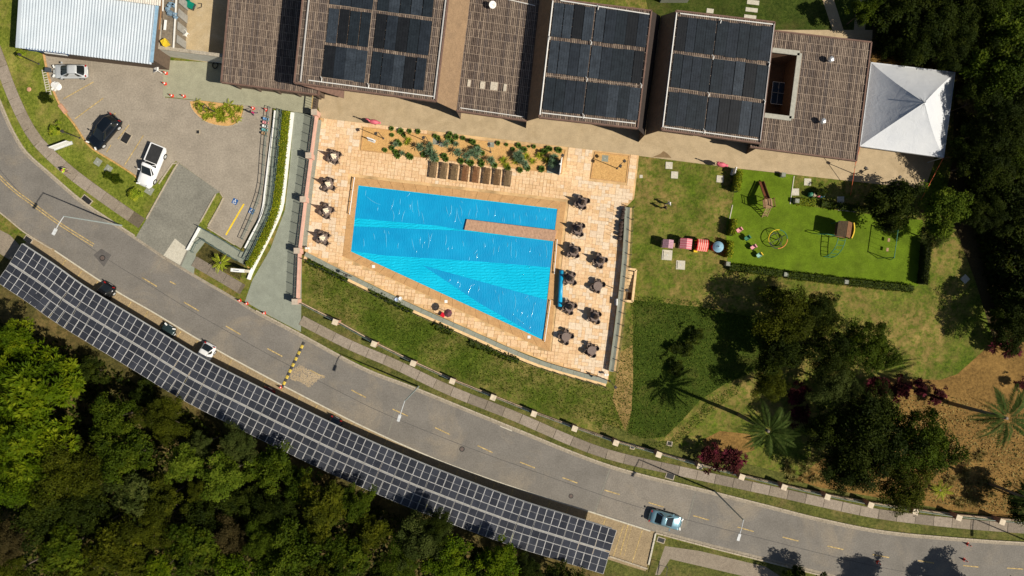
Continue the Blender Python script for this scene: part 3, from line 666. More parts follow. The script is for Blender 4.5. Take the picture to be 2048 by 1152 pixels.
# ------------------------------------------------------------------ metal shed, upper left
HS = 4.6
n = N('ribbed_sheet'); m_sheet = n.out(n.ramp(n.noise(.4, 5), [(.3, (.50, .56, .60)), (.7, (.59, .64, .67))]), .35, .5, .15)
q = [P(42, -60, HS), P(326, -22, HS), P(303, 129, HS - .15), P(36, 96, HS - .15)]
t = thing('metal_shed', 'long shed with a pale blue white corrugated metal roof at the upper left', 'building', P(175, 30))
q = [P(46, -60, HS), P(322, -60, HS), P(303, 129, HS - .15), P(36, 96, HS - .15)]
def corr(t, q, n, amp, m, name):
    vs, fs = [], []
    for i in range(n * 4 + 1):
        u = i / (n * 4); dz = (0, amp, amp, 0)[i % 4]
        vs += [uvp(q, u, 0, dz), uvp(q, u, 1, dz)]
    for i in range(n * 4): fs.append((2 * i + 1, 2 * i + 3, 2 * i + 2, 2 * i))
    MB().add(vs, fs).build(name, m, t, world=True)
corr(t, q, 46, .12, m_sheet, 'roof')
b = MB().slab([uvp(q, 0, 1, -.02), uvp(q, 1, 1, -.02), uvp(q, 1, 0, -.02), uvp(q, 0, 0, -.02)], .06); b.build('roof_deck', m_bwall, t, world=True)
MB().prism([tuple(uvp(q, a, b_).xy) for a, b_ in ((.02, 0), (.98, 0), (.98, .93), (.02, .93))], 0, HS - .5).build('wall', m_bwall, t, world=True)
MB().beam(uvp(q, 0, .0, .06), uvp(q, 0, 1, .06), .45, .1).build('roof_flashing', m_sheet, t, world=True)
MB().beam(uvp(q, 1, .0, .06), uvp(q, 1, .98, .06), .35, .12).build('roof_flashing', mat('blue_flash', (.25, .40, .52), .5), t, world=True)
MB().beam(uvp(q, .05, .99, -.35), uvp(q, .35, .99, -.35), .12, .75).build('sign_board', mat('sign_blue', (.01, .09, .25), .5), t, world=True)
MB().beam(uvp(q, .18, 1.004, -.5), uvp(q, .345, 1.004, -.5), .06, .3).build('sign_lettering_band', m_white, t, world=True)
MB().beam(uvp(q, .36, .99, -.35), uvp(q, 1, .99, -.35), .10, .6).build('fascia', m_dkmetal, t, world=True)
q2 = [P(205, -60, HS + .4), P(326, -45, HS + .4), P(321, 12, HS + .3), P(203, -4, HS + .3)]
t = thing('old_shed_roof', 'older off white ribbed roof sheet behind the blue white shed roof', 'roof sheet', P(262, -20)); corr(t, q2, 26, .07, mat('old_sheet', (.58, .54, .46), .6, .15), 'roof'); MB().prism([tuple(uvp(q2, a, b_).xy) for a, b_ in ((.05, 0), (.95, 0), (.95, .9), (.05, .9))], HS + .1, HS + .3).build('wall', m_bwall, t, world=True)
# yard behind: white wall, fence, junk
HW = 2.8
m_old = concrete('weathered_wall_top', (.38, .33, .25), (.15, .12, .08), .6, 1.5, .5, 8)
m_wwall = concrete('white_wall', (.60, .58, .50), (.4, .37, .3), .3, .5, .2, 8)
t = thing('yard_wall', 'white rendered wall with weathered top closing the yard beside the shed', 'wall', P(382, 118))
a, b = P(316, 95, HW), P(448, 112, HW)
MB().beam((a.x, a.y, HW / 2), (b.x, b.y, HW / 2), .3, HW).build('wall', m_wwall, t, world=True); MB().beam((a.x, a.y, HW + .06), (b.x, b.y, HW + .06), .42, .12).build('coping', m_old, t, world=True)
t = thing('yard_wall', 'weathered side wall between the shed and the junk covered store roof', 'wall', P(322, 40))
a, b = P(327, -60, HW), P(317, 93, HW)
MB().beam((a.x, a.y, HW / 2), (b.x, b.y, HW / 2), .3, HW).build('wall', m_wwall, t, world=True); MB().beam((a.x, a.y, HW + .05), (b.x, b.y, HW + .05), .36, .1).build('coping', m_old, t, world=True)
t = thing('flat_store_roof', 'weathered flat concrete store roof strewn with junk between the shed and the yard', 'building', P(336, 40))
fr = [P2(x, y, HW) for x, y in ((331, -60), (356, -60), (347, 97), (321, 95))]
MB().prism(fr, 0, HW - .04).build('roof', [concrete('dirty_floor', (.20, .165, .12), (.07, .06, .05), .7, .8, .6, 6)], t, world=True)
a, b = P(356, -60, HW + .1), P(347, 96, HW + .1); MB().beam(a, b, .14, .16).build('roof_edge', m_pipe, t, world=True)
for k in range(4): p0, p1 = a.lerp(b, .3 + k * .17), a.lerp(b, .40 + k * .17); MB().beam((p0.x + .08, p0.y, 1.3), (p1.x + .08, p1.y, 1.3), .06, 2.2).build('side_panel', mat('fence_grey', (.30, .29, .26), .7), t, world=True)
def plank(label, pts, wd, m, z=.1, name='plank', cat='plank'):
    t = thing(name, label, cat, P(*pts[0], HW)); b = MB()
    for i in range(len(pts) - 1): b.beam(P(*pts[i], HW) + Vector((0, 0, z)), P(*pts[i + 1], HW) + Vector((0, 0, z)), wd, .08)
    b.build('board', m, t, world=True)
plank('short thick white plank lying in the store roof', [(334, 42), (332, 62)], .28, m_white, .3)
plank('long white plank leaning along the store roof beside the shed wall', [(331, -5), (330, 26)], .15, m_pipe, .5); plank('long brown board along the shed wall top in the store roof', [(327, 0), (322, 62)], .18, mat('old_board', (.33, .19, .09), .9), .4)
def crate(name, label, cat, x, y, d, rz, m, parts):
    t = thing(name, label, cat, P(x, y), rz)
    for nm, c, s in parts: MB().box(c, s).build(nm, m, t)
    return t
mg = mat('green_plastic', (.0, .17, .11), .5, .15)
def wheelie(label, x, y, rz, n=4):
    t = thing('waste_container', label, 'container', P(x, y), rz)
    MB().box((0, 0, .6), (1.1, 1.25, 1.0), 0, 0, 1.08).build('body', mg, t)
    for k in range(n): MB().box((-.44 + .29 * k, 0, 1.16), (.25, 1.36, .1)).build('lid_rib', mg, t)
    MB().box((0, .66, 1.1), (1.2, .1, .1)).build('handle', mg, t)
wheelie('green ribbed waste container against the yard fence', 362, 22, R(-12)); wheelie('green waste container at the top edge of the yard', 371, -4, R(10))
t = thing('garden_trolley', 'green trolley with tubular frame beside the waste containers', 'trolley', P(381, 12), R(-25))
MB().box((0, 0, .5), (1.3, .8, .12)).build('tray', mg, t); MB().tube([(.65, -.3, .5), (1.2, -.2, 1.0), (1.2, .2, 1.0), (.65, .3, .5)], .04, 6).build('handle', m_rail, t); MB().tube([(1.0, .1, .1), (1.35, .45, .1), (1.2, .85, .1), (.8, .7, .1)], .05, 6).build('hose', m_dkmetal, t)
for a in (-.5, .5): MB().tube([(a, -.4, .2), (a, .4, .2)], .2, 10).build('wheel', m_black, t)
t = thing('yellow_bucket', 'square yellow mop bucket in the corner of the store roof', 'bucket', P(334, 88, HW), R(30)); MB().box((0, 0, .35), (.62, .62, .7), 0, 0, 1.1).build('body', m_yelb, t); MB().beam((-.2, -.2, .75), (.2, .2, .8), .08, .05).build('handle', m_yelb, t)
t = thing('tarpaulin', 'crumpled blue grey tarpaulin in the store roof at the top edge', 'tarpaulin', P(343, 14, HW)); b = MB()
for k in range(14): b.box((rnd.uniform(-.5, .5), rnd.uniform(-1.4, 1.4), .15), (.5, .5, .3), rnd.random() * 3, 0, .5)
b.build('sheet', mat('tarp_blue', (.16, .24, .31), .6, .4, 5), t)
t = thing('plastic_chair', 'white plastic chair standing alone on the sunny yard floor', 'chair', P(374, 70), R(-30))
MB().box((0, 0, .42), (.55, .5, .05)).build('seat', m_white, t); MB().lathe([(.33, .45), (.38, .85), (.34, .86), (.3, .46)], (-.06, 0, 0), 12).build('back', m_white, t)
for a in (-.22, .22):
    for b_ in (-.2, .2): MB().box((a, b_, .2), (.05, .05, .4)).build('leg', m_white, t)
t = thing('hose_coil', 'coiled black hose lying in the shade below the white wall', 'hose', P(431, 131))
pts = [(.32 * math.cos(a), .38 * math.sin(a), .05 + .01 * a) for a in np.linspace(0, 12, 40)]; MB().tube(pts, .05, 5).build('coil', m_black, t)
t = thing('white_step_stool', 'white metal step frame standing at the shed corner by the cones', 'step stool', P(317, 138), R(-5))
for a in (-.3, .0, .3): MB().box((a, 0, .5 + a * .8), (.22, 1.0, .05)).build('tread', m_white, t)
for s in (-.5, .5): MB().beam((-.55, s, .05), (.5, s, 1.2), .07, .07).build('side_rail', m_white, t); MB().beam((.5, s, .05), (.5, s, 1.2), .07, .07).build('leg', m_white, t)
t = thing('timber_post', 'pale timber beam lying under the shed corner by the white wall', 'beam', P(322, 114)); MB().beam(P(314, 113, 0) + Vector((0, 0, .1)), P(335, 118) + Vector((0, 0, .1)), .25, .2).build('beam', m_cream, t, world=True)
# ------------------------------------------------------------------ white tent
HT = 3.0
n = N('tent_fabric'); n.bump(n.noise(.9, 4, .6, None, .8), .35, .12)
m_tent = n.out(n.ramp(n.noise(.5, 4), [(.3, (.54, .555, .57)), (.7, (.61, .62, .62))]), .5, .3)
cs = [P(1742, 125, HT), P(1910, 145, HT), P(1887, 315, HT), P(1720, 292, HT)]; ap = P(1849, 205, 6.8)
t = thing('pagoda_tent', 'white peaked fabric tent beside the right end of the clubhouse', 'tent', P(1815, 218))
for i in range(4):
    a, b = cs[i], cs[(i + 1) % 4]; vs, fs = [], []; K, J = 8, 6
    for j in range(J + 1):
        for k in range(K + 1):
            v = j / J; p = a.lerp(b, k / K).lerp(ap, v); p.z -= .35 * math.sin(math.pi * v) * (1 - .3 * v); p.z += .05 * math.sin(k * math.pi) ; vs.append(p + Vector((0, 0, -.06 * math.sin(math.pi * ((k * 4 / K) % 1)))))
    for j in range(J):
        for k in range(K): x = j * (K + 1) + k; fs.append((x, x + 1, x + K + 2, x + K + 1))
    MB().add(vs, fs).build('roof_panel', m_tent, t, True, world=True)
    MB().beam(a - Vector((0, 0, .1)), b - Vector((0, 0, .1)), .06, .3).build('valance', m_tent, t, world=True)
    MB().tube([(a.x, a.y, 0), a], .06, 8).build('pole', m_grey, t, world=True)
MB().tube([ap, ap + Vector((0, 0, .3))], .06, 6).build('finial', m_tent, t, world=True)
m_or = mat('orange_strap', (.65, .14, .05), .7)
for a, b in ((P(1712, 320, 2.9), P(1701, 390)), (cs[2], P(1842, 400)), (cs[1], P(1902, 40, 1)), (cs[3], P(1712, 326, 1.5))):
    MB().tube([a, b], .035, 5).build('guy_strap', m_or, t, world=True)
# ------------------------------------------------------------------ solar carport over the parking bay
ED = [(45, 487), (110, 530), (175, 576), (310, 658), (412, 720), (512, 771), (600, 815), (702, 864), (850, 928), (1024, 994), (1130, 1028), (1234, 1060)]
HP = 3.2
ed = [Vector(P2(x, y, HP)) for x, y in ED]
c = cr(ed, .02); fine = c; m_cell = mat('solar_cell', (.042, .045, .055), .2, .25, .8, spec=.5, orand=.4); m_cell2 = mat('solar_cell_line', (.05, .055, .068), .3, .1)
m_frame = mat('panel_frame', (.54, .53, .51), .5, .08)
def panel_mesh(w_, l_, lines):
    b = MB(); b.box((0, 0, 0), (w_, l_, .04), 0, 0)
    for s in (-1, 1):
        b.box((0, s * (l_ / 4 - .006), .021), (w_ - .07, l_ / 2 - .032, .006), 0, 1)
        for k in range(1, lines): b.box((-w_ / 2 + .05 + (w_ - .1) * k / lines, s * l_ / 4, .0252), (.018, l_ / 2 - .09, .003), 0, 2)
    return b.mesh('solar_panel', [m_frame, m_cell, m_cell2])
LP, WP = 1.74, .925
me_p = panel_mesh(.942, LP - .03, 6); me_l = panel_mesh(.91, 1.872, 6)
p0 = fine[len(fine) // 2]; t = thing('solar_carport', 'long curving carport roofed with four rows of dark solar panels along the road', 'carport', (p0.x, p0.y, 0))
L0 = Vector((p0.x, p0.y))
def at(s): i = min(int(s / .02), len(fine) - 1); return fine[i], nrm(fine, i) if 0 < i < len(fine) - 1 else nrm(fine, max(1, min(i, len(fine) - 2)))
TOT = (len(fine) - 1) * .02
rowspec = [(LP / 2, True, 0), (LP + WP / 2, False, 0), (LP + WP + .16 + WP / 2, False, .5), (LP + 2 * WP + .16 + LP / 2, True, .2)]
for off, port, sh in rowspec:
    stp = .952 if port else 1.89; cnt = int(TOT / stp); sc_ = TOT / (cnt * stp)
    for k in range(cnt):
        s = (k + .5) * TOT / cnt; p, n_ = at(s); r_ = 1.0 - off * .004
        d = Vector((n_.y, -n_.x)); a = math.atan2(d.y, d.x)
        pos = p - n_ * off; tilt = R(2.5) * (1 if off < 2.8 else -1)
        o = place('solar_panel', me_p if port else me_l, t, (pos.x - L0.x, pos.y - L0.y, HP + .02 - abs(off - 2.75) * -.02))
        o.rotation_euler = (tilt, 0, a) if port else (0, tilt, a + math.pi / 2)
        o.rotation_euler.rotate_axis('X', R(rnd.uniform(-1.3, 1.3)))
ptsw = [at(s)[0] - at(s)[1] * (LP + WP + .08) for s in np.arange(0, TOT, .8)]
gut = MB(); ribbon(gut, ptsw, -.06, .06, HP - .05, HP + .05, 0, .01); gut.build('gutter', mat('gutter_metal', (.34, .325, .29), .6), t, world=True)
lo = LP * 2 + 2 * WP + .18
for o_ in (.02, LP, lo - .02 - LP, lo - .02):
    e = MB(); ribbon(e, [at(s)[0] - at(s)[1] * o_ for s in np.arange(0, TOT, .8)], -.04, .04, HP - .22, HP - .06); e.build('purlin', m_grey, t, world=True)
m_orange = mat('orange_steel', (.50, .20, .05), .6)
for s in np.arange(.1, TOT, 5.0):
    p, n_ = at(s); a, b = p - n_ * .1, p - n_ * (lo - .1); MB().beam((*a, HP - .34), (*b, HP - .34), .16, .24).build('rafter', m_orange, t, world=True)
    q_ = p - n_ * (lo * .72); MB().box((q_.x, q_.y, (HP - .46) / 2), (.22, .22, HP - .46)).build('post', m_orange, t, world=True)
    MB().beam((q_.x, q_.y, 1.6), (*(p - n_ * 1.5), HP - .46), .12, .14).build('brace', m_orange, t, world=True)
# ------------------------------------------------------------------ vehicles
m_gl = mat('car_glass', (.012, .015, .016), .06, .1, spec=.6)
def paint(name, c, met=.3): return mat(name, c, .22, .05, 1, spec=.6, metal=met)
def sup(n, hx, hy, e):
    out = []
    for k in range(n):
        a = 2 * math.pi * k / n; ca_, sa_ = math.cos(a), math.sin(a)
        out.append((math.copysign(abs(ca_) ** (2 / e), ca_) * hx, math.copysign(abs(sa_) ** (2 / e), sa_) * hy))
    return out
def make_car(label, x, y, rz, L_=4.2, W_=1.75, H_=1.48, pm=None, kind='hatch', group=None):
    t = thing('parked_car' if kind != 'pickup' else 'pickup_truck', label, 'pickup' if kind == 'pickup' else 'car', P(x, y), rz, group)
    if kind == 'moving': t.name = 'car'; kind = 'sedan'
    suv = .14 if kind in ('suv', 'pickup') else 0
    # hull lofted from the rear (-x) to the nose (+x)
    N_ = 15; prof = []
    for i in range(N_):
        u = i / (N_ - 1); xx = (u - .5) * L_; e = abs(2 * u - 1)
        hw = W_ / 2 * (1 - .16 * e ** 5 - (.10 if i in (0, N_ - 1) else 0))
        zt = .68 + suv + (.20 if .12 < u < .72 else .14 if u >= .72 else .18) - .16 * max(0, u - .78) / .22 - (.22 if i in (0, N_ - 1) else 0) - .06 * max(0, .1 - u) / .1
        prof.append([(xx, -hw * .94, .24), (xx, -hw, .46), (xx, -hw * .985, .68 + suv * .8 if i not in (0, N_ - 1) else .55), (xx, -hw * .86, zt - .03), (xx, -hw * .45, zt + .015), (xx, 0, zt + .03)])
    vs, fs = [], []
    for r in prof:
        vs += r + [(a, -b, c_) for a, b, c_ in r[-2::-1]]
    m_ = 11
    for i in range(N_ - 1):
        for k in range(m_ - 1): a = i * m_ + k; fs.append((a, a + m_, a + m_ + 1, a + 1))
        fs.append((i * m_, i * m_ + m_ - 1, (i + 1) * m_ + m_ - 1, (i + 1) * m_))
    fs += [tuple(range(m_)), tuple(range(N_ * m_ - 1, (N_ - 1) * m_ - 1, -1))]
    MB().add(vs, fs).build('body', pm, t, True)
    zb = .93 + suv
    x0, x1 = {'hatch': (-.46, .25), 'sedan': (-.34, .22), 'suv': (-.46, .24), 'pickup': (-.07, .23)}[kind]
    r0, r1 = {'hatch': (-.32, -.03), 'sedan': (-.17, -.01), 'suv': (-.37, .00), 'pickup': (-.02, .06)}[kind]
    K = 40; hb, hr = W_ / 2 * .86, W_ / 2 * .68
    b0 = [((x0 + x1) / 2 * L_ + a, b) for a, b in sup(K, (x1 - x0) / 2 * L_, hb, 5)]
    b1 = [((r0 + r1) / 2 * L_ + a, b) for a, b in sup(K, (r1 - r0) / 2 * L_, hr, 5)]
    b2 = [((r0 + r1) / 2 * L_ + a, b) for a, b in sup(K, (r1 - r0) / 2 * L_ * .94, hr * .92, 5)]
    b3 = [((r0 + r1) / 2 * L_ + a, b) for a, b in sup(K, (r1 - r0) / 2 * L_ * .5, hr * .5, 3)]
    zr = H_ - .07
    grp = {'windscreen': [], 'rear_window': [], 'side_window': [], 'side_window_': [], 'pillar': []}
    for k in range(K):
        a = (math.degrees(2 * math.pi * (k + .5) / K) + 360) % 360
        g = 'windscreen' if a < 40 or a > 320 else 'side_window' if 52 < a < 128 else 'rear_window' if 140 < a < 220 else 'side_window_' if 232 < a < 308 else 'pillar'
        if 'side' in g and abs(a % 180 - 90) < 5: g = 'pillar'
        grp[g].append(k)
    cab = MB(); q = [(a, b, zb - .06) for a, b in b0] + [(a, b, zr) for a, b in b1] + [(a, b, zr + .05) for a, b in b2] + [(a, b, H_) for a, b in b3]
    f = [(j * K + k, j * K + (k + 1) % K, (j + 1) * K + (k + 1) % K, (j + 1) * K + k) for j in (1, 2) for k in range(K)] + [tuple(range(3 * K, 4 * K))]
    f += [(k, (k + 1) % K, K + (k + 1) % K, K + k) for k in grp['pillar']]
    cab.add(q, f).build('roof', pm, t, True)
    for g, ks in grp.items():
        if g == 'pillar': continue
        used = sorted({v for k in ks for v in (k, (k + 1) % K, K + (k + 1) % K, K + k)}); ix = {v: n_ for n_, v in enumerate(used)}; MB().add([q[v] for v in used], [tuple(ix[v] for v in (k, (k + 1) % K, K + (k + 1) % K, K + k)) for k in ks]).build(g.rstrip('_'), m_gl, t)
    if kind == 'pickup':
        MB().box((-.28 * L_, 0, 1.12), (.40 * L_, W_ * .80, .06)).build('bed_cover', mat('bed_cover', (.03, .03, .03), .7), t)
        for s in (-1, 1): MB().box((-.28 * L_, s * W_ * .44, 1.06), (.42 * L_, .14, .2)).build('bed_side', pm, t)
        MB().box((-.49 * L_, 0, 1.0), (.1, W_ * .86, .3)).build('tailgate', pm, t)
    rw = .32 + suv * .4
    for sx in (-.31, .31):
        for s in (-1, 1):
            wh = MB().tube([(sx * L_, s * (W_ / 2 - .2), rw), (sx * L_, s * (W_ / 2 + .005), rw)], rw, 14).build('wheel', m_black, t)
            MB().tube([(sx * L_, s * (W_ / 2), rw), (sx * L_, s * (W_ / 2 + .012), rw)], rw * .6, 10).build('rim', m_grey, wh)
    for s in (-1, 1):
        MB().box((.475 * L_, s * W_ * .33, .70 + suv), (.16, .36, .12), -s * .35).build('headlight', mat('lamp_glass', (.8, .8, .76), .1, .05), t)
        MB().box((-.482 * L_, s * W_ * .36, .80 + suv), (.10, .24, .14), s * .3).build('taillight', mat('tail_red', (.35, .01, .01), .2, .1), t)
        MB().box(((x1 - .06) * L_, s * (W_ / 2 + .08), 1.0 + suv), (.14, .2, .13)).build('mirror', pm, t)
    for s in (-1, 1): MB().beam((r0 * L_, s * hr * .9, H_ - .02), (r1 * L_ * .8, s * hr * .9, H_ - .02), .03, .03).build('roof_rail', m_dkmetal, t)
    for s, xx in ((1, .497), (-1, -.497)): MB().box((xx * L_, 0, .52), (.04, .5, .12)).build('number_plate', m_white if s < 0 else m_grey, t)
    return t
make_car('silver hatchback parked nose left below the metal shed', 147, 146, R(180), 4.15, 1.72, 1.5, paint('silver_paint', (.50, .52, .52), .1))
make_car('black sport utility car parked on the slant beside the yellow kerb', 215, 266, ang(242, 235, 190, 296), 4.7, 1.95, 1.7, paint('black_paint', (.008, .012, .018)), 'suv')
make_car('white pickup with black bed cover at the foot of the car park', 309, 334, ang(322, 305, 297, 366), 5.4, 1.95, 1.8, paint('white_car', (.80, .80, .78), 0), 'pickup')
make_car('pale blue sedan driving along the road past the solar carport', 1329, 1036, ang(1302, 1028, 1358, 1044), 4.1, 1.72, 1.42, paint('blue_car', (.22, .38, .44), .5), 'moving')
bc = []
def bayc(label, x, y, pm, kind='hatch', rev=0, push=0, L_=4.2):
    i = min(range(len(Ls)), key=lambda k: abs(Ls[k][0] - x) + abs(Ls[k][1] - y)); n_ = nrm(Lw, i); a = math.atan2(n_.y, n_.x)
    p = Lw[i] - n_ * (L_ / 2 + push); make_car(label, p.x / S + 1024, 576 - p.y / S, a + (math.pi if rev else 0), L_, 1.75, 1.5, pm, kind, 'cars parked under the solar carport')
bayc('black car poking out from the left end of the solar carport', 224, 566, paint('black_gloss', (.01, .01, .011)), 'hatch', 1, -.45, 4.5)
bayc('dark green car whose tail shows under the carport, next to the white one', 353, 650, paint('green_car', (.03, .05, .05)), 'sedan', 0, .2)
bayc('white car poking out furthest from under the solar carport', 425, 682, paint('white_gloss', (.75, .75, .73), .1), 'hatch', 1, -.35)
bayc('dark red car hidden under the carport beside the striped speed bump', 553, 760, paint('maroon_car', (.10, .008, .01)), 'hatch', 1, .95)
bayc('dark grey car with red tail lamps half hidden under the carport middle', 678, 820, paint('grey_car', (.03, .03, .034)), 'hatch', 1, .35)
bayc('dark red car almost wholly hidden under the carport', 752, 862, paint('maroon_b', (.08, .01, .012)), 'hatch', 1, 1.5)
bayc('pale grey car barely visible under the right part of the carport', 1010, 963, paint('pale_car', (.45, .47, .46)), 'hatch', 1, 1.6)
bayc('bluish grey car just showing under the carport near its right end', 1075, 986, paint('bluegrey_car', (.30, .34, .38)), 'hatch', 1, 1.5)
# ------------------------------------------------------------------ lamps, posts, small furniture
def street_lamp(label, x, y, rz, h=10.4, arm=1.6):
    t = thing('street_lamp', label, 'street lamp', P(x, y), rz)
    MB().tube([(0, 0, 0), (0, 0, h * .5), (0, 0, h)], [.11, .085, .06], 8).build('pole', mat('lamp_grey', (.30, .34, .33), .5, .1), t)
    MB().tube([(0, 0, h - .05), (arm * .6, 0, h + .1), (arm, 0, h + .1)], .045, 6).build('arm', m_grey, t)
    MB().box((arm + .3, 0, h + .1), (.75, .3, .12)).build('lamp_head', mat('lamp_head', (.55, .56, .55), .4), t)
street_lamp('tall grey street lamp leaning over the double yellow line', 243, 451, ang(125, 432, 117, 447), 10.6)
street_lamp('tall street lamp beside the kerb below the fenced lawn', 837, 773, ang(806, 802, 799, 824), 10.6)
street_lamp('tall street lamp by the pavement near the blue sedan', 1429, 982, ang(1486, 1037, 1479, 1060), 10.3)
street_lamp('street lamp at the lower right corner casting its long shadow on the pavement', 2098, 1100, R(-90), 10.3)
def garden_lamp(label, x, y, hs, h=3.3):
    t = thing('garden_lamp', label, 'lamp post', P(x, y))
    MB().tube([(0, 0, 0), (0, 0, h)], [.05, .04], 6).build('pole', m_dkmetal, t); MB().lathe([(.1, 0), (.14, .06), (.05, .1)], (0, 0, 0), 8).build('foot', m_dkmetal, t)
    for a, l in hs:
        MB().beam((0, 0, h), (l * math.cos(a), l * math.sin(a), h), .05, .05).build('arm', m_dkmetal, t)
        MB().box((l * math.cos(a), l * math.sin(a), h - .06), (.36, .36, .2), a, 0, .7).build('lamp_head', m_dkmetal, t)
garden_lamp('dark garden lamp at the left end of the gravel bed by the white sign', 767, 277, [(R(200), .35)]); garden_lamp('dark garden lamp standing among the agaves in the middle of the gravel bed', 858, 285, [(R(200), .3)])
garden_lamp('dark garden lamp beside the square cover on the gravel bed', 981, 304, [(R(110), .3)]); garden_lamp('dark garden lamp by the white screen at the gravel bed end', 1119, 325, [(R(60), .3)])
garden_lamp('two headed dark garden lamp in the small square gravel bed', 1234, 337, [(R(40), .5), (R(250), .3)]); garden_lamp('dark garden lamp on the right deck wall beside the stair well', 1240, 582, [(R(20), .3)])
garden_lamp('dark garden lamp at the bottom right corner of the pool deck', 1219, 762, [(R(-50), .4)]); garden_lamp('dark garden lamp on the terrace path left of the tent strap', 1708, 348, [(R(150), .3)])
garden_lamp('dark garden lamp on the terrace path right of the tent strap', 1766, 366, [(R(40), .3)]); garden_lamp('dark garden lamp in the upper grass strip beside the silver hatchback', 78, 128, [(R(150), .3)], 3.0)
garden_lamp('dark garden lamp in the grass strip left of the black car', 160, 276, [(R(150), .3)], 3.0); garden_lamp('short dark post light on the slate kerb at the lower left of the deck', 705, 553, [(R(160), .35)], 2.0)
# traffic cones
mc_r, mc_w = mat('cone_red', (.62, .045, .02), .5, .1), mat('cone_white', (.8, .78, .72), .5, .05)
cone = None
for x, y, lb in ((333, 147, 'red and white traffic cone beside the white step frame'), (331, 168, 'traffic cone on the left edge of the green apron, second from the shed'), (345, 192, 'traffic cone at the lower left corner of the green apron'), (369, 193, 'traffic cone at the edge of the apron just left of the flower island'), (507, 217, 'traffic cone right of the flower island near the magenta figure'), (533, 220, 'traffic cone beside the top of the ramp rail'), (480, 601, 'left cone of the pair at the foot of the entrance walkway'), (494, 607, 'right cone of the pair at the foot of the entrance walkway'), (529, 626, 'lone traffic cone on the kerb below the walkway'), (562, 774, 'traffic cone at the lower end of the striped speed bump'), (1935, 1088, 'dark red cone by the upper kerb at the right edge of the road'), (1928, 1119, 'dark red cone on the centre line near the right edge of the road'), (1755, 1124, 'small dark red cone on the road in the tree shadow')):
    if cone is None:
        cone = thing('traffic_cone', lb, 'traffic cone', P(x, y)); MB().box((0, 0, .03), (.36, .36, .05)).build('base', mc_r, cone); MB().lathe([(.17, .06), (.115, .3)], (0, 0, 0), 10).build('cone', mc_r, cone); MB().lathe([(.115, .3), (.08, .5)], (0, 0, 0), 10).build('band', mc_w, cone); MB().lathe([(.08, .5), (.035, .75)], (0, 0, 0), 10).build('tip', mc_r, cone); cone['group'] = 'traffic cones'; cone.scale = (1.0,) * 3
    else: dup(cone, P(x, y), rnd.random(), lb)
# striped speed bump
p, q = P(608, 684), P(564, 775); t = thing('speed_bump', 'yellow and black striped speed bump across the road', 'speed bump', p); ns = 15
for k in range(ns):
    a, b = p.lerp(q, k / ns), p.lerp(q, (k + 1) / ns); d = (b - a).normalized(); u = Vector((-d.y, d.x, 0)) * .19
    m_ = MB(); vs = [a - u, a - u * .5 + Vector((0, 0, .07)), a + u * .5 + Vector((0, 0, .07)), a + u, b - u, b - u * .5 + Vector((0, 0, .07)), b + u * .5 + Vector((0, 0, .07)), b + u]
    vs = [v + Vector((0, 0, .018)) for v in vs]; m_.add(vs, [(0, 1, 5, 4), (1, 2, 6, 5), (2, 3, 7, 6), (0, 3, 2, 1), (4, 5, 6, 7)]).build('segment', mat('worn_bump_yellow', (.52, .38, .06), .8, .3, 5) if k % 2 else mat('worn_bump_black', (.05, .047, .043), .8, .3, 5), t, world=True)
# covers and slabs set in the ground
def slabc(label, x, y, w_, rz, m=m_pale, name='access_cover', cat='access cover', z=.05, ring=False):
    t = thing(name, label, cat, P(x, y), rz); MB().box((0, 0, z / 2), (w_, w_, z)).build('slab', m, t)
    MB().box((0, 0, z + .004), (w_ * .12, w_ * .12, .012)).build('lift_plate', m_grey, t)
    if ring: MB().box((-w_ * .38, 0, z + .004), (.07, w_ * .8, .012)).build('slot', m_black, t)
for a in ((1338, 331, .85, -.05, 'square pale cover in the lawn nearest the terrace path'), (1349, 350, .85, -.06, 'square pale cover on the lawn just below the topmost one'), (1440, 358, .85, -.08, 'square pale cover on the lawn beside the hedge shadow'), (1615, 364, .85, -.05, 'square pale cover in the strip by the terrace path above the toy train'), (1591, 384, .85, 0, 'square pale cover left of the toy train'), (1681, 400, .85, 0, 'square pale cover in the tree shade right of the toy train'), (1930, 558, .85, .75, 'tilted square cover on the far right lawn'), (196, 324, .85, -.6, 'grey square cover in the grass strip, upper of the pair'), (217, 338, .85, -.6, 'grey square cover in the grass strip, lower of the pair'), (299, 381, .95, -.55, 'grey cover in the grass just below the white pickup'), (872, 283, .8, -.1, 'grey square cover among the agaves at the left of the gravel bed'), (884, 289, .6, -.1, 'grey square cover half under the agaves beside the garden lamp'), (982, 288, .8, -.1, 'grey square cover on the gravel right of the agaves'), (1210, 317, .8, -.1, 'grey square cover in the small gravel bed'), (1282, 353, .38, 0, 'small pale cover at the left edge of the lawn')):
    slabc(a[4], a[0], a[1], a[2], a[3], m_pale if a[0] > 1000 and a[0] != 1210 else m_slate)
slabc('large pale cover with a dark slot below the purple playhouse', 1334, 510, 1.25, -.08, m_pale, ring=True); slabc('large pale cover with a dark slot below the pink playhouse', 1361, 530, 1.1, -.05, m_pale, ring=True)
def manhole(label, x, y, r):
    t = thing('manhole_cover', label, 'manhole', P(x, y)); MB().lathe([(r, 0), (r, .026)], (0, 0, 0), 18).build('ring', m_black, t); MB().lathe([(r * .72, .02), (r * .72, .034)], (0, 0, 0), 16).build('lid', mat('iron_lid', (.12, .09, .075), .6, .3), t)
manhole('dark iron manhole lid at the end of the double yellow line', 205, 516, .36); manhole('iron manhole lid in the road above the carport middle', 924, 898, .33); manhole('iron manhole lid in the road near the right part of the carport', 1142, 992, .3)
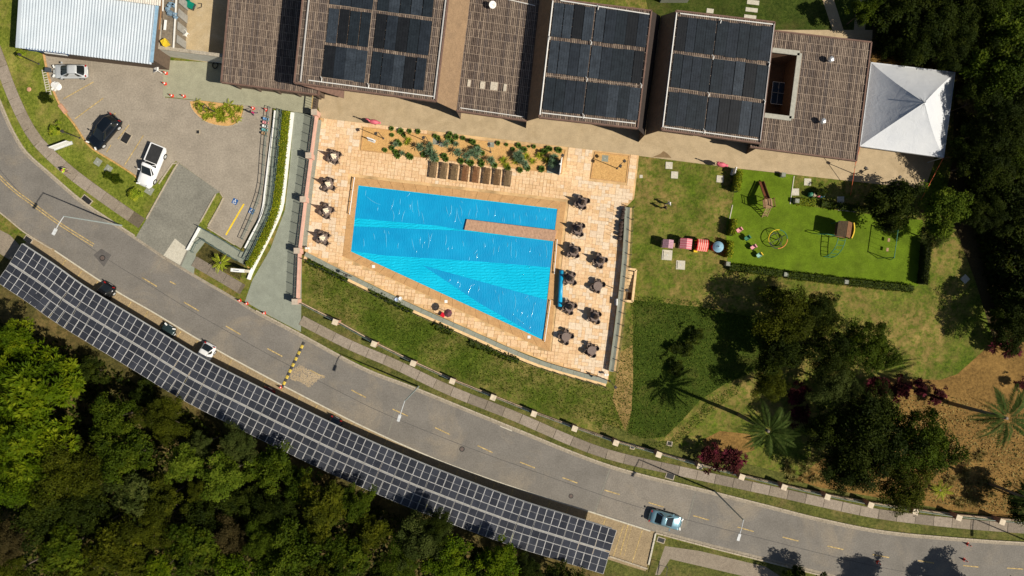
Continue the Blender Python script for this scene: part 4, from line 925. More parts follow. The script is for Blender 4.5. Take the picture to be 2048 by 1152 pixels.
def drain(label, x, y, w_, l_, rz):
    t = thing('drain_box', label, 'drain', P(x, y), rz); MB().box((0, 0, .035), (w_ + .2, l_ + .2, .05)).build('frame', m_kerb, t); MB().box((0, 0, .05), (w_, l_, .04)).build('grate', m_black, t)
drain('dark drain grate in the car park beside the black car', 252, 276, .9, 1.2, R(-30)); drain('small drain grate in the middle of the car park', 396, 264, .35, .4, 0)
drain('dark drain box in the lawn above the lower fence', 1339, 887, .5, .4, -.2); drain('rusty drain box by the fence near the pavement', 1265, 893, .4, .5, -.2)
drain('concrete drain chamber at the kerb beside the street lamp foot', 174, 400, 1.2, .6, R(-38)); drain('drain chamber at the kerb by the left end of the carport', 57, 479, .9, .5, R(-35)); drain('drain chamber in the verge below the bent lamp shadow', 1340, 952, .9, .6, R(-18)); drain('drain chamber at the corner of the lower right path', 1322, 1080, .8, .5, R(-18))
# signs
def board(label, x, y, rz, w_, h_, lean=0, m=m_white, band=None, name='sign_board'):
    t = thing(name, label, 'sign', P(x, y), rz); MB().box((0, 0, h_ / 2), (w_, .12, h_)).build('panel', m, t); MB().box((0, -.07, h_ * .62), (w_ * .75, .02, h_ * .25)).build('print', band or mat('sign_print', (.18, .20, .24), .6), t); MB().box((0, 0, .06), (w_ * 1.05, .4, .12)).build('foot', m_grey, t)
board('white sign board standing in the grass strip by the pavement', 127, 292, R(-160), 2.3, 1.1); board('small white sign board in the left gravel end of the agave bed', 744, 281, R(-20), .9, 1.0)
board('white framed notice board beside the playground hedge top', 1465, 344, R(75), .8, 1.3); board('white slatted rack standing on the right deck wall', 1232, 604, R(88), .8, .9)
t = thing('entrance_totem', 'white bent entrance totem sign at the foot of the white ramp wall', 'sign', P(493, 542), R(-5))
MB().box((0.35, 0, 1.0), (.4, .35, 2.0)).build('leg', m_pale, t); MB().box((-.2, 0, 2.1), (1.5, .4, .6)).build('panel', m_white, t); MB().box((-.25, -.21, 2.1), (1.0, .02, .2)).build('print', MATS['sign_print'], t); MB().box((-.3, 0, 2.406), (.7, .10, .012)).build('lettering_band', MATS['sign_print'], t)
t = thing('white_screen', 'white metal screen wall with dark base at the right end of the gravel bed', 'screen', P(1116, 335), th); MB().box((.25, 0, .9), (.12, 1.9, 1.8)).build('panel', m_white, t); MB().box((-.55, 0, .06), (1.5, 1.6, .1)).build('base', m_slate, t); MB().lathe([(.03, 1.8), (.12, 1.9), (.11, 2.0), (.02, 2.05)], (.1, .1, 0), 10).build('shower_head', m_pipe, t)
for lb, x, y in (('pair of small black and white spotlights at the lower left deck corner', 618, 497), ('pair of spotlights at the lower right deck corner', 1211, 748)):
    t = thing('spotlight', lb, 'spotlight', P(x, y)); MB().tube([(0, 0, 0), (0, 0, .6)], .04, 6).build('stem', m_dkmetal, t)
    for s in (-1, 1): MB().lathe([(.05, 0), (.14, .1), (.15, .25), (.02, .28)], (s * .14, 0, .5), 10).build('lamp_head', m_pipe, t)
for lb, x, y, m_ in (('clear round lid on the slate coping of the lower deck wall', 793, 599, mat('pale_blue', (.35, .42, .55), .4)), ('white round bowl on the slate coping beside the clear lid', 801, 597, m_white), ('white square skimmer lid on the pool surround at the lower left', 747, 533, m_white), ('white square skimmer lid on the pool surround near the purple parasol', 892, 603, m_white), ('white square skimmer lid on the pool surround near the lowest corner', 1058, 674, m_white)):
    t = thing('skimmer_lid' if 'skimmer' in lb else 'bowl', lb, 'lid' if 'skimmer' in lb else 'bowl', P(x, y, .09) if 'skimmer' in lb else P(x, y, .41))
    (MB().box((0, 0, .01), (.36, .36, .03)) if 'skimmer' in lb else MB().lathe([(.1, 0), (.24, .1), (.22, .12), (.08, .04)], (0, 0, 0), 14)).build('lid' if 'skimmer' in lb else 'bowl', m_, t)
t = thing('outdoor_unit', 'grey boxed air unit on the grass at the top edge above the dark mat roofs', 'air unit', P(1347, -4)); MB().box((0, 0, .6), (3.4, 1.2, 1.2)).build('casing', m_slate, t)
for s in (-.9, .9): MB().lathe([(.5, 1.2), (.5, 1.26)], (s, 0, 0), 14).build('fan_grille', m_dkmetal, t)
for k, (x, y, wx, wy) in enumerate(((1506, 5, 1.5, .55), (1503, 20, 1.5, .5), (1500, 34, 1.5, .45), (1420, 22, .85, .55))):
    t = thing('stepping_slab', 'pale stepping slab in the grass above the clubhouse, %s' % ('topmost of the three in a column', 'middle of the three in a column', 'lowest of the three in a column', 'the single one standing apart')[k], 'paving slab', P(x, y), th); MB().box((0, 0, .03), (wx, wy, .06)).build('slab', m_pale, t)
t = thing('step_ladder', 'long white ladder lying in the grass beside the silver hatchback', 'ladder', P(94, 165), ang(90, 140, 100, 189))
for s in (-.25, .25): MB().box((0, s, .06), (3.3, .07, .06)).build('rail', m_pale, t)
for k in range(11): MB().box((-1.5 + .3 * k, 0, .10), (.09, .55, .05)).build('rung', m_pale, t)
for lb, x, y, c_, s in (('white sack heap at the kerb below the silver hatchback', 114, 172, (.75, .74, .7), .42), ('round white bucket at the kerb below the white sacks', 110, 180, (.7, .68, .62), .22)):
    t = thing('cement_sack' if s > .3 else 'bucket', lb, 'sack' if s > .3 else 'bucket', P(x, y)); b = MB()
    if s > .3:
        for k in range(4): b.lathe([(s, 0), (s * 1.1, .1), (s * .8, .22), (.05, .26)], (.2 * k - .3, rnd.uniform(-.2, .2), .05 * k), 9)
    else: b.lathe([(.18, 0), (.22, .4), (.2, .4), (.17, .06)], (0, 0, 0), 12)
    b.build('body', mat('sack_%d' % int(s * 100), c_, .8), t)
t = thing('parking_meter', 'dark box on a short post at the nose of the silver hatchback', 'post box', P(107, 145)); MB().box((0, 0, .4), (.1, .1, .8)).build('post', m_dkmetal, t); MB().box((0, 0, .95), (.6, .5, .35)).build('box', mat('dark_box', (.06, .07, .08), .5), t)
t = thing('slab_edge', 'terracotta concrete slab lying on the kerb left of the yellow bay lines', 'slab', P(127, 218), R(-52)); MB().box((0, 0, .1), (1.3, .5, .2)).build('slab', mat('terracotta', (.50, .27, .16), .85), t)
t = thing('stone', 'pinkish flat stone in the left grass strip', 'stone', P(59, 179), .1); MB().lathe([(.25, 0), (.3, .08), (.2, .12), (.02, .13)], (0, 0, 0), 7).build('stone', mat('terracotta', (0, 0, 0)), t)
# ------------------------------------------------------------------ fences, ramp walls and rails
COLS = [(636, 231), (625, 316), (614, 402), (602, 503), (598, 603)]
t = thing('entrance_fence', 'pink rendered wall with square pillars along the entrance walkway', 'fence', P(614, 402))
for i in range(4):
    a, b = P(*COLS[i]), P(*COLS[i + 1]); MB().beam((a.x, a.y, .4), (b.x, b.y, .4), .24, .8).build('wall', m_pink, t, world=True)
    d = (b - a).normalized(); nn = Vector((-d.y, d.x, 0)) * -.22
    MB().beam(a + nn + Vector((0, 0, 1.05)), b + nn + Vector((0, 0, 1.05)), .02, 1.0).build('glass_panels', m_glass, t, world=True)
    for k in range(5):
        s = a.lerp(b, (k + .5) / 5) + nn; MB().box((s.x, s.y, .8), (.05, .05, 1.6)).build('post', m_rail, t, world=True)
for x, y in COLS:
    p = P(x, y); MB().box((p.x, p.y, .8), (.62, .62, 1.6)).build('pillar', m_pink, t, world=True); MB().box((p.x, p.y, 1.65), (.7, .7, .1)).build('pillar_cap', mat('cap_sand', (.46, .38, .29), .85), t, world=True)
FC = [(598, 603), (677, 643), (753, 686), (830, 724), (907, 759), (987, 791), (1067, 823), (1147, 852), (1228, 880), (1312, 903), (1393, 926), (1475, 947), (1558, 967), (1643, 986), (1728, 1002), (1816, 1015), (1901, 1027), (1986, 1035), (2075, 1042)]
t = thing('lawn_fence', 'long low fence with square pillars between the lawn and the roadside pavement', 'fence', P(987, 791))
for i in range(len(FC) - 1):
    a, b = P(*FC[i]), P(*FC[i + 1]); MB().beam((a.x, a.y, .2), (b.x, b.y, .2), .22, .4).build('base_wall', mat('fence_base', (.46, .34, .22), .9, .25, 2), t, world=True)
    MB().beam((a.x, a.y, 1.3), (b.x, b.y, 1.3), .05, .05).build('rail', m_rail, t, world=True); MB().beam((a.x, a.y, .75), (b.x, b.y, .75), .035, .04).build('rail', m_rail, t, world=True)
    fb = MB()
    for k in range(1, 20): s = a.lerp(b, k / 20); fb.box((s.x, s.y, .85), (.02, .02, .9))
    fb.build('bars', m_rail, t, world=True)['kind'] = 'stuff'
    s = a.lerp(b, .5); MB().box((s.x, s.y, .65), (.06, .06, 1.3)).build('post', m_rail, t, world=True)
for x, y in FC[1:]:
    p = P(x, y); MB().box((p.x, p.y, .75), (.58, .58, 1.5), -.35).build('pillar', mat('pillar_pinkbrown', (.42, .22, .15), .9, .2), t, world=True); MB().box((p.x, p.y, 1.56), (.68, .68, .12), -.35).build('pillar_cap', mat('cap_cream', (.60, .50, .36), .85), t, world=True)
def wallline(name, label, pts, w0, h, m, cat='wall', cap=None):
    c = cr(W(pts), .8); t = thing(name, label, cat, (c[0].x, c[0].y, 0)); ribbon(MB(), c, -w0 / 2, w0 / 2, 0, h).build('wall', m, t, world=True)
    ribbon(MB(), c, -w0 / 2 - .02, w0 / 2 + .02, h, h + .04).build('coping', cap or m, t, world=True)
wallline('ramp_wall', 'thin white kerb wall curving between the car park and the ramp', [(551, 222), (538, 326), (531, 385), (526, 420), (514, 452), (487, 503)], .14, .25, m_white)
wallline('planter_wall', 'long white wall curving along the hedge beside the entrance walkway', [(586, 226), (578, 300), (568, 390), (562, 422), (541, 470), (506, 540), (496, 568)], .34, .3, m_white)
wallline('ramp_end_wall', 'short white wall at the lower end of the ramp', [(401, 455), (376, 501)], .2, .3, m_white)
def railing(label, pts, h=1.0, step=1.2):
    c = cr(W(pts), step); t = thing('ramp_railing', label, 'railing', (c[0].x, c[0].y, 0))
    for hh in (h, h * .55): MB().tube([(p.x, p.y, hh) for p in c], .035, 6).build('rail', m_rail, t, world=True)
    for p in c: MB().tube([(p.x, p.y, 0), (p.x, p.y, h)], .03, 5).build('post', m_rail, t, world=True)
railing('dark green railing between the ramp and the hedge trench', [(560, 222), (553, 300), (545, 390), (535, 432), (514, 472), (486, 527)])
railing('dark green railing along the hedge side of the trench', [(567, 222), (559, 310), (549, 395), (541, 432), (521, 475), (492, 533)])
railing('dark green railing along the parking edge of the ramp landing', [(402, 454), (445, 478), (486, 504)]); railing('dark green railing on the planted side of the ramp landing', [(411, 481), (450, 505), (487, 527)])
railing('dark green railing along the top of the car park edge', [(542, 216), (538, 250), (533, 300), (526, 380), (505, 440), (481, 493)], .9)
railing('short dark green handrail loop at the foot of the ramp steps', [(388, 505), (402, 478), (412, 481)], .9)
ground('trench', [(561, 222), (567, 222), (559, 310), (549, 395), (541, 432), (521, 475), (492, 533), (486, 528), (514, 472), (535, 432), (546, 390), (553, 300)], .022, mat('trench_floor', (.06, .065, .06), .9))
ground('hedge_soil', [(568, 222), (585, 226), (577, 300), (567, 390), (561, 422), (540, 470), (505, 540), (494, 534), (522, 476), (542, 433), (550, 396), (560, 310)], .024, m_gravel)
ground('planted_triangle', [(412, 483), (488, 530), (480, 560), (392, 512)], .022, m_wild)
t = thing('wire_fence', 'rusty low wire fence at the corner of the lower right path', 'fence', P(1325, 1140)); 
for a, b in (((1316, 1124), (1332, 1128)), ((1332, 1128), (1328, 1152)), ((1316, 1124), (1310, 1150))): MB().beam(P(*a) + Vector((0, 0, .9)), P(*b) + Vector((0, 0, .9)), .05, .05).build('rail', m_dkmetal, t, world=True)
t = thing('entrance_gate', 'dark brown metal gate panel at the top of the entrance walkway', 'gate', P(631, 208))
a, b = P(634, 190), P(630, 229); MB().beam((a.x, a.y, 1.55), (b.x, b.y, 1.55), .1, .1).build('top_rail', m_yel, t, world=True); MB().sheet([P2(*v) for v in ((626, 196), (638, 197), (634, 229), (622, 228))], .03).build('threshold', mat('gate_brown', (.09, .065, .045), .8), t, world=True)
for k in range(9): s_ = a.lerp(b, k / 8); MB().box((s_.x, s_.y, .8), (.03, .03, 1.5)).build('bar', m_dkmetal, t, world=True)
# playground edging
for a, b in (((1465, 410), (1459, 438)), ((1588, 352), (1580, 408)), ((1676, 420), (1712, 424)), ((1850, 485), (1846, 520))):
    tag(MB().beam(P(*a) + Vector((0, 0, .03)), P(*b) + Vector((0, 0, .03)), .1, .08).build('turf_edging', m_pale), kind='structure')
ground('playground_turf', [(1477, 338), (1590, 350), (1584, 408), (1700, 424), (1846, 440), (1836, 572), (1690, 556), (1455, 527), (1452, 450), (1466, 400)], .012, m_turf)
# ------------------------------------------------------------------ poolside furniture
m_wick = mat('wicker', (.155, .115, .092), .75, .35, 9, grain=.5, gs=30); m_wick2 = mat('wicker_dark', (.115, .085, .068), .75, .3, 9)
def chair_proto():
    t = thing('wicker_chair', 'x', 'chair')
    MB().box((0, 0, .43), (.54, .54, .08)).build('seat', m_wick, t); b = MB()
    pts = [(.29 * math.cos(a), .29 * math.sin(a)) for a in np.linspace(R(95), R(265), 8)]
    for i in range(7): b.beam((*pts[i], .60), (*pts[i + 1], .60), .04, .34)
    b.build('backrest', m_wick2, t)
    for sx in (-.22, .22):
        for sy in (-.22, .22): MB().tube([(sx, sy, .42), (sx * 1.35, sy * 1.35, 0)], .03, 5).build('leg', m_dkmetal, t)
    for s in (-.29, .29): MB().beam((-.15, s, .66), (.25, s, .64), .07, .05).build('armrest', m_wick2, t)
    return t
ch0 = chair_proto(); first = [ch0]
tb0 = thing('round_table', 'x', 'table'); MB().lathe([(.54, .70), (.56, .74), (.54, .76)], (0, 0, 0), 18).build('tabletop', mat('table_brown', (.19, .14, .115), .7, .2, 6), tb0); MB().tube([(0, 0, .04), (0, 0, .7)], .07, 8).build('pedestal', m_dkmetal, tb0); MB().lathe([(.3, 0), (.26, .05)], (0, 0, 0), 12).build('foot', m_dkmetal, tb0)
firstt = [tb0]; firstp = {}
m_canv = {'cream': mat('cream_canvas', (.74, .64, .48), .85, .12), 'brown': mat('brown_canvas', (.15, .11, .085), .85, .2)}
def parasol(x, y, kind, lb, gp):
    if kind not in firstp:
        t = thing('closed_parasol', lb, 'parasol', P(x, y)); MB().tube([(0, 0, 0), (0, 0, 2.5)], .035, 6).build('pole', m_dkmetal, t)
        MB().lathe([(.40, 1.0), (.34, 1.25), (.22, 1.7), (.11, 2.15), (.04, 2.5)], (0, 0, 0), 14, 0, .32).build('folded_canopy', m_canv[kind], t); MB().lathe([(.04, 2.5), (.05, 2.56), (.01, 2.62)], (0, 0, 0), 6).build('finial', m_dkmetal, t); firstp[kind] = t; t['group'] = gp
    else: dup(firstp[kind], P(x, y), rnd.random() * 3, lb, gp)
SETS = [(672, 316, 'the topmost left table', 'cream', .4), (661, 371, 'the second left table', 'cream', .9), (657, 423, 'the third left table', 'cream', .2), (650, 477, 'the lowest left table', 'cream', .6),
        (1163, 407, 'the topmost right table', 'brown', .3), (1155, 460, 'the table by the pier', 'brown', .6), (1147, 503, 'the table below the pier', 'brown', .5), (1199, 522, 'the table by the dark parasols', 'brown', .2), (1139, 558, 'the table above the cover roller', 'brown', .8),
        (1194, 572, 'the table by the stair well', None, .1), (1138, 614, 'the table below the cover roller', 'brown', .3), (1188, 633, 'the table by the slatted rack', 'brown', .5), (1131, 673, 'the bare table by the pool corner', None, 0), (1182, 700, 'the bare table by the deck corner', None, .35)]
for x, y, where, par, r0 in SETS:
    p = P(x, y, 0); p.z = .08
    if firstt: tb = firstt.pop(); tb.location = p; tb['label'] = 'round brown wicker table, ' + where + ' of the pool deck'; tb['group'] = 'round poolside tables'
    else: dup(tb0, p, 0, 'round brown wicker table, ' + where + ' of the pool deck')
    for k in range(4):
        a = r0 + k * math.pi / 2 + rnd.uniform(-.15, .15); rr = rnd.uniform(.58, .74); c = p + Vector((rr * math.cos(a), rr * math.sin(a), 0)); lb = 'dark wicker armchair on the %s side of ' % ('right', 'upper right', 'upper', 'upper left', 'left', 'lower left', 'lower', 'lower right')[round((r0 + k * math.pi / 2) / (math.pi / 4)) % 8] + where; gp = 'chairs at ' + where
        if first: c0 = first.pop(); c0.location = c; c0.rotation_euler = (0, 0, a + math.pi + rnd.uniform(-.2, .2)); c0['label'] = lb; c0['group'] = gp
        else: dup(ch0, c, a + math.pi + rnd.uniform(-.25, .25), lb, gp)
    if par: parasol(x + (0 if par == 'cream' else 2), y, par, 'closed %s parasol standing at ' % par + where, 'closed parasols')
# sun loungers
lg = None; m_teak = [mat('teak_%s' % k, c_, .75, .3, 5, grain=.4, gs=14) for k, c_ in (('dark', (.125, .070, .028)), ('red', (.17, .075, .028)), ('grey', (.145, .095, .045)))]
names = ('first from the left', 'second from the left', 'third from the left', 'fourth from the left', 'fourth from the right', 'third from the right', 'second from the right', 'last on the right')
for k in range(8):
    x, y = 867 + 21.3 * k, 341 + 2.5 * k
    t = thing('sun_lounger', 'slatted brown wooden sun lounger, %s in the row below the agave bed' % names[k], 'sun lounger', P(x, y), th, 'row of wooden sun loungers'); m_ = m_teak[(2, 2, 2, 1, 1, 0, 0, 2)[k]]
    t.location.z = .08
    for s in (-.36, .36): MB().box((s, 0, .34), (.07, 1.95, .1)).build('side_rail', m_, t)
    for i in range(10): MB().box((0, -.92 + .135 * i, .38), (.66, .115, .03)).build('slat', m_, t)
    for i in range(5): MB().box((0, .44 + .125 * i, .42 + .035 * i), (.66, .11, .03)).build('back_slat', m_, t)
    for a in (-.34, .34):
        for b_ in (-.85, .85): MB().box((a, b_, .16), (.07, .07, .32)).build('leg', m_, t)
# open parasol with red chair
t = thing('open_parasol', 'small open purple brown parasol by the lower edge of the pool', 'parasol', P(899, 625)); MB().tube([(0, 0, 0), (0, 0, 2.2)], .03, 6).build('pole', m_dkmetal, t)
for k in range(8):
    a, b = 2 * math.pi * k / 8, 2 * math.pi * (k + 1) / 8; MB().add([(0, 0, 2.25), (.52 * math.cos(a), .52 * math.sin(a), 1.98), (.52 * math.cos(b), .52 * math.sin(b), 1.98)], [(0, 1, 2)]).build('canopy_panel', mat('plum_%d' % (k % 2), ((.13, .04, .05), (.10, .045, .05))[k % 2], .8), t)
t = thing('plastic_chair', 'bright red plastic chair beside the small purple parasol', 'chair', P(887, 629), R(60)); t.location.z = .08; mr = mat('red_plastic', (.60, .01, .03), .4)
MB().box((0, 0, .42), (.5, .5, .06)).build('seat', mr, t); MB().box((-.24, 0, .65), (.06, .5, .45)).build('back', mr, t)
for a in (-.2, .2):
    for b_ in (-.2, .2): MB().box((a, b_, .2), (.05, .05, .4)).build('leg', mr, t)
# pink flamingo shaped standees
def flam(label, x, y, rz):
    t = thing('flamingo_figure', label, 'ornament', P(x, y), rz); mp_ = mat('flamingo_pink', (.62, .13, .17), .6, .15)
    MB().lathe([(.05, .95), (.3, 1.05), (.42, 1.3), (.3, 1.55), (.05, 1.65)], (0, 0, 0), 12).build('body', mp_, t, True).scale = (1.5, .75, 1)
    MB().tube([(.45, 0, 1.4), (.62, 0, 1.75), (.52, 0, 2.1), (.62, 0, 2.3), (.8, 0, 2.25)], [.12, .08, .07, .1, .05], 7).build('neck', mp_, t)
    MB().tube([(.8, 0, 2.25), (.95, 0, 2.12)], [.05, .015], 6).build('beak', m_black, t); MB().box((-.6, 0, 1.35), (.5, .3, .08), 0, 0, .6).build('tail', mp_, t)
    for s in (-.08, .08): MB().tube([(0, s, 0), (.02, s, 1.0)], .025, 5).build('leg', m_dkmetal, t)
flam('pink bird shaped ornament at the upper left corner of the gravel bed', 752, 249, R(170)); flam('pink bird shaped ornament on the lawn edge beside the playground hedge', 1436, 333, R(170))
# ------------------------------------------------------------------ children's play things
m_g = mat('play_green', (.03, .16, .09), .45); m_y = mat('play_yellow', (.70, .48, .02), .45); m_o = mat('play_orange', (.65, .22, .06), .45); m_wd = mat('play_wood', (.17, .08, .035), .8, .3, 6); m_wl = mat('play_wood_light', (.36, .23, .12), .8, .25, 6)
def playhouse(label, x, y, w_, l_, h, roofm, wallm, kind):
    t = thing('playhouse', label, 'playhouse', P(x, y), R(-6))
    if kind != 'cone': MB().box((0, 0, h * .4), (w_ * .86, l_ * .86, h * .8)).build('wall', wallm, t)
    if kind != 'cone': MB().box((0, -l_ * .435, h * .3), (w_ * .3, .03, h * .5)).build('door', m_y, t)
    for s in (-1, 1): MB().box((s * w_ * .435, 0, h * .5), (.03, l_ * .3, h * .25)).build('window', m_gl, t) if kind != 'cone' else None
    n_ = 9
    if kind == 'gable':
        for s in (-1, 1):
            for k in range(n_):
                y0, y1 = -l_ / 2 + l_ * k / n_, -l_ / 2 + l_ * (k + .9) / n_
                MB().slab([(0, y0, h), (0, y1, h), (s * w_ / 2, y1, h * .78), (s * w_ / 2, y0, h * .78)][::s], .05).build('roof_strip', roofm[k % len(roofm)], t)
    elif kind == 'awning':
        for k in range(11):
            x0, x1 = -w_ / 2 + w_ * k / 11, -w_ / 2 + w_ * (k + 1) / 11; pts = [(l_ / 2, h * .82), (l_ * .2, h), (-l_ * .2, h * .95), (-l_ / 2, h * .78)]; b = MB()
            for i in range(3): b.slab([(x0, pts[i][0], pts[i][1]), (x0, pts[i + 1][0], pts[i + 1][1]), (x1, pts[i + 1][0], pts[i + 1][1]), (x1, pts[i][0], pts[i][1])], .04)
            b.build('roof_strip', roofm[k % len(roofm)], t)
        for s in (-1, 1): MB().box((-w_ * .52, s * l_ * .4, h * .35), (.1, .1, h * .7)).build('post', m_y, t)
        MB().box((-w_ * .4, -l_ * .52, .25), (.45, .2, .5)).build('side_panel', m_y, t)
    else:
        MB().lathe([(w_ / 2, h * .75), (w_ * .36, h * .84), (w_ * .18, h * .93), (.03, h)], (0, 0, 0), 20).build('cone_roof', roofm[0], t); MB().lathe([(w_ * .40, .05), (w_ * .40, h * .74)], (0, 0, 0), 14).build('drum', wallm, t); MB().lathe([(.08, h * .97), (.02, h * 1.08)], (0, 0, 0), 8).build('finial', roofm[1], t)
    if kind == 'gable' and 'purple' in label: MB().slab([(0, 0, h * 1.01), (w_ * .5, -.3, h * .8), (w_ * .5, .3, h * .8)], .05).build('dormer', roofm[0], t); MB().box((w_ * .62, -.05, h * .35), (.3, .5, .7)).build('porch', m_wl, t)
pk = mat('pink_plastic', (.60, .16, .19), .5, .1); pk2 = mat('pink_plastic_light', (.72, .30, .31), .5, .1); pu = mat('mauve_plastic', (.40, .22, .26), .5, .1)
playhouse('mauve purple roofed playhouse, leftmost of the row on the lawn', 1331, 489, 1.3, 1.05, 1.7, [pu, mat('mauve_light', (.45, .26, .30), .5)], mat('beige_plastic', (.45, .33, .24), .6), 'gable')
playhouse('pink gabled playhouse, second in the row on the lawn', 1366, 489, 1.45, 1.3, 1.8, [pk, pk2], mat('beige_plastic', (0, 0, 0)), 'gable')
playhouse('red and white striped market stall playhouse with yellow frame', 1399, 492, 1.35, 1.45, 1.6, [mat('stall_red', (.62, .03, .025), .5), mat('stall_pale', (.75, .40, .32), .5)], mat('red_plastic', (0, 0, 0)), 'awning')
playhouse('round pale blue roofed playhouse, rightmost of the row', 1430, 495, 1.35, 1.35, 1.7, [mat('sky_blue_plastic', (.22, .38, .48), .45), m_white], mat('red_plastic', (0, 0, 0)), 'cone')
# slide tower
t = thing('slide_tower', 'wooden slide tower with brown chute in the upper left of the playground', 'slide', P(1526, 410), R(-83)); 
MB().box((0, 0, 1.5), (1.1, 1.15, .08)).build('platform', m_wd, t)
for k in range(8): MB().box((-.5 + .14 * k, 0, 1.56), (.09, 1.15, .04)).build('deck_board', m_wl, t)
for a in (-.5, .5):
    for b_ in (-.6, .6): MB().tube([(a * 1.05, b_ * 1.1, 0), (a, b_, 2.3)], .05, 6).build('post', m_wd, t)
for b_ in (-.6, .6): MB().beam((-.5, b_, 2.2), (.5, b_, 2.2), .06, .06).build('guard_rail', m_wd, t); MB().beam((-.5, b_, 1.9), (.5, b_, 1.9), .05, .05).build('guard_rail', m_wd, t)
MB().slab([(-.55, .28, 1.5), (-.55, -.28, 1.5), (-2.9, -.28, .25), (-2.9, .28, .25)], .06).build('chute', mat('chute_red', (.20, .07, .03), .5), t)
for s in (-.3, .3): MB().beam((-.55, s, 1.62), (-2.9, s, .37), .06, .16).build('chute_side', m_wd, t)
for s in (-.3, .3): MB().beam((.55, s, 1.6), (1.5, s * 1.1, 0), .07, .07).build('ladder_rail', m_wl, t)
for k in range(6): MB().beam((.62 + .15 * k, -.3, 1.42 - .25 * k), (.62 + .15 * k, .3, 1.42 - .25 * k), .06, .06).build('rung', m_wl, t)
# merry go round
t = thing('merry_go_round', 'wheel shaped roundabout with yellow and orange rim beside the slide', 'roundabout', P(1551, 479))
def arc(r, z, a0, a1, n_=16): return [(r * math.cos(a), r * math.sin(a), z) for a in np.linspace(R(a0), R(a1), n_)]
for a0, a1, m_ in ((80, 200, m_y), (200, 270, m_dkmetal), (270, 360, m_o), (0, 80, m_g)): MB().tube(arc(1.15, .75, a0, a1), .05, 6).build('rim', m_, t)
for k in range(4): a = k * math.pi / 2 + .5; MB().tube([(0, 0, .9), (1.15 * math.cos(a), 1.15 * math.sin(a), .75)], .03, 5).build('spoke', m_dkmetal, t)
for k in range(4): a = k * math.pi / 2 + .5; MB().tube([(1.15 * math.cos(a), 1.15 * math.sin(a), .75), (.8 * math.cos(a), .8 * math.sin(a), .1)], .03, 5).build('strut', m_g, t)
MB().tube(arc(.8, .12, 0, 360, 24), .035, 5).build('lower_ring', m_dkmetal, t); MB().tube([(0, 0, 0), (0, 0, 1.0)], .06, 8).build('hub', m_dkmetal, t)
# climbing house with arched ladder
t = thing('climbing_house', 'brown roofed climbing tower with a yellow edged panel and curved green ladder', 'climbing frame', P(1672, 462), R(-8))
for a in (-.7, .7):
    for b_ in (-.85, .85): MB().tube([(a, b_, 0), (a, b_, 2.2)], .05, 6).build('post', m_g, t)
MB().box((0, 0, 1.3), (1.5, 1.8, .08)).build('platform', m_wd, t)
for s in (-1, 1):
    for k in range(3): MB().slab([(s * (.02 + .28 * k), .95, 2.75 - .22 * k), (s * (.28 + .28 * k), .95, 2.53 - .22 * k), (s * (.28 + .28 * k), -.95, 2.53 - .22 * k), (s * (.02 + .28 * k), -.95, 2.75 - .22 * k)][::-s], .05).build('roof_plank', (m_wl if s < 0 else m_wd), t)
pts = [(.95 + .18 * math.sin(math.pi * k / 8), -.95 + 1.9 * k / 8) for k in range(9)]; b = MB(); c_ = MB()
for i in range(8): b.beam((*pts[i], 1.75), (*pts[i + 1], 1.75), .08, .9); c_.beam((*pts[i], 2.24), (*pts[i + 1], 2.24), .12, .06)
b.build('curved_panel', mat('chute_red', (0, 0, 0)), t); c_.build('panel_edge', m_y, t)
for s in (-.45, .45):
    pts = [(s + .15 - .9 * (1 - math.cos(u)) * 1.1, -1.0 - 2.4 * math.sin(u), 1.35 * math.cos(u) + .1) for u in np.linspace(0, 1.5, 9)]; MB().tube(pts, .045, 6).build('ladder_rail', m_g, t)
for u in np.linspace(.1, 1.45, 6): MB().tube([(s + .15 - .9 * (1 - math.cos(u)) * 1.1, -1.0 - 2.4 * math.sin(u), 1.35 * math.cos(u) + .1) for s in (-.45, .45)], .03, 5).build('rung', m_g, t)
MB().tube([(-.7, -.85, 1.9), (-1.8, -.8, 1.8), (-2.7, -.85, 1.2), (-2.9, -.7, .1)], .05, 6).build('sliding_pole', m_g, t)
# swing
t = thing('swing_set', 'green two seat swing frame in the right of the playground', 'swing', P(1770, 490), R(-8))
for s in (-1, 1):
    for d_ in (-.8, .8): MB().tube([(d_ + .1, s * 1.75, 0), (.1, s * 1.65, 2.2)], .045, 6).build('frame_leg', m_g, t)
MB().tube([(.1, -1.75, 2.2), (.1, 1.75, 2.2)], .05, 6).build('crossbar', m_g, t)
for s in (-.6, .6):
    st = MB().box((.1, s, .5), (.28, .45, .05)).build('seat', m_wl, t)
    for d_ in (-.22, .22): MB().tube([(.1, s + d_, .5), (.1, s + d_ * 1.3, 2.2)], .012, 4).build('chain', m_dkmetal, st)
# spring riders
for lb, x, y, c_ in (('pink spring rider, topmost of the four by the playground hedge', 1475, 461, pk2), ('dark green spring rider, second of the four by the hedge', 1491, 477, m_g), ('pink and white spring rider, third of the four by the hedge', 1503, 495, pk2), ('pale green spring rider with yellow frame, lowest of the four', 1515, 511, mat('mint_plastic', (.25, .45, .35), .5))):
    t = thing('spring_rider', lb, 'spring rider', P(x, y), R(35), 'spring riders'); MB().box((0, 0, .5), (.6, .4, .12)).build('seat', c_, t); MB().box((.32, 0, .68), (.12, .44, .4)).build('head', m_y if 'yellow' in lb else c_, t); MB().tube([(.02 + .09 * math.cos(a), .09 * math.sin(a), .02 + a * .018) for a in np.linspace(0, 25, 40)], .02, 4).build('spring', m_dkmetal, t); MB().tube([(.3, -.3, .8), (.3, .3, .8)], .025, 5).build('handle', m_dkmetal, t)
    for s in (-.24, .24): MB().box((0, s, .45), (.5, .04, .35)).build('side_panel', m_dkmetal if 'pink and' in lb else c_, t)
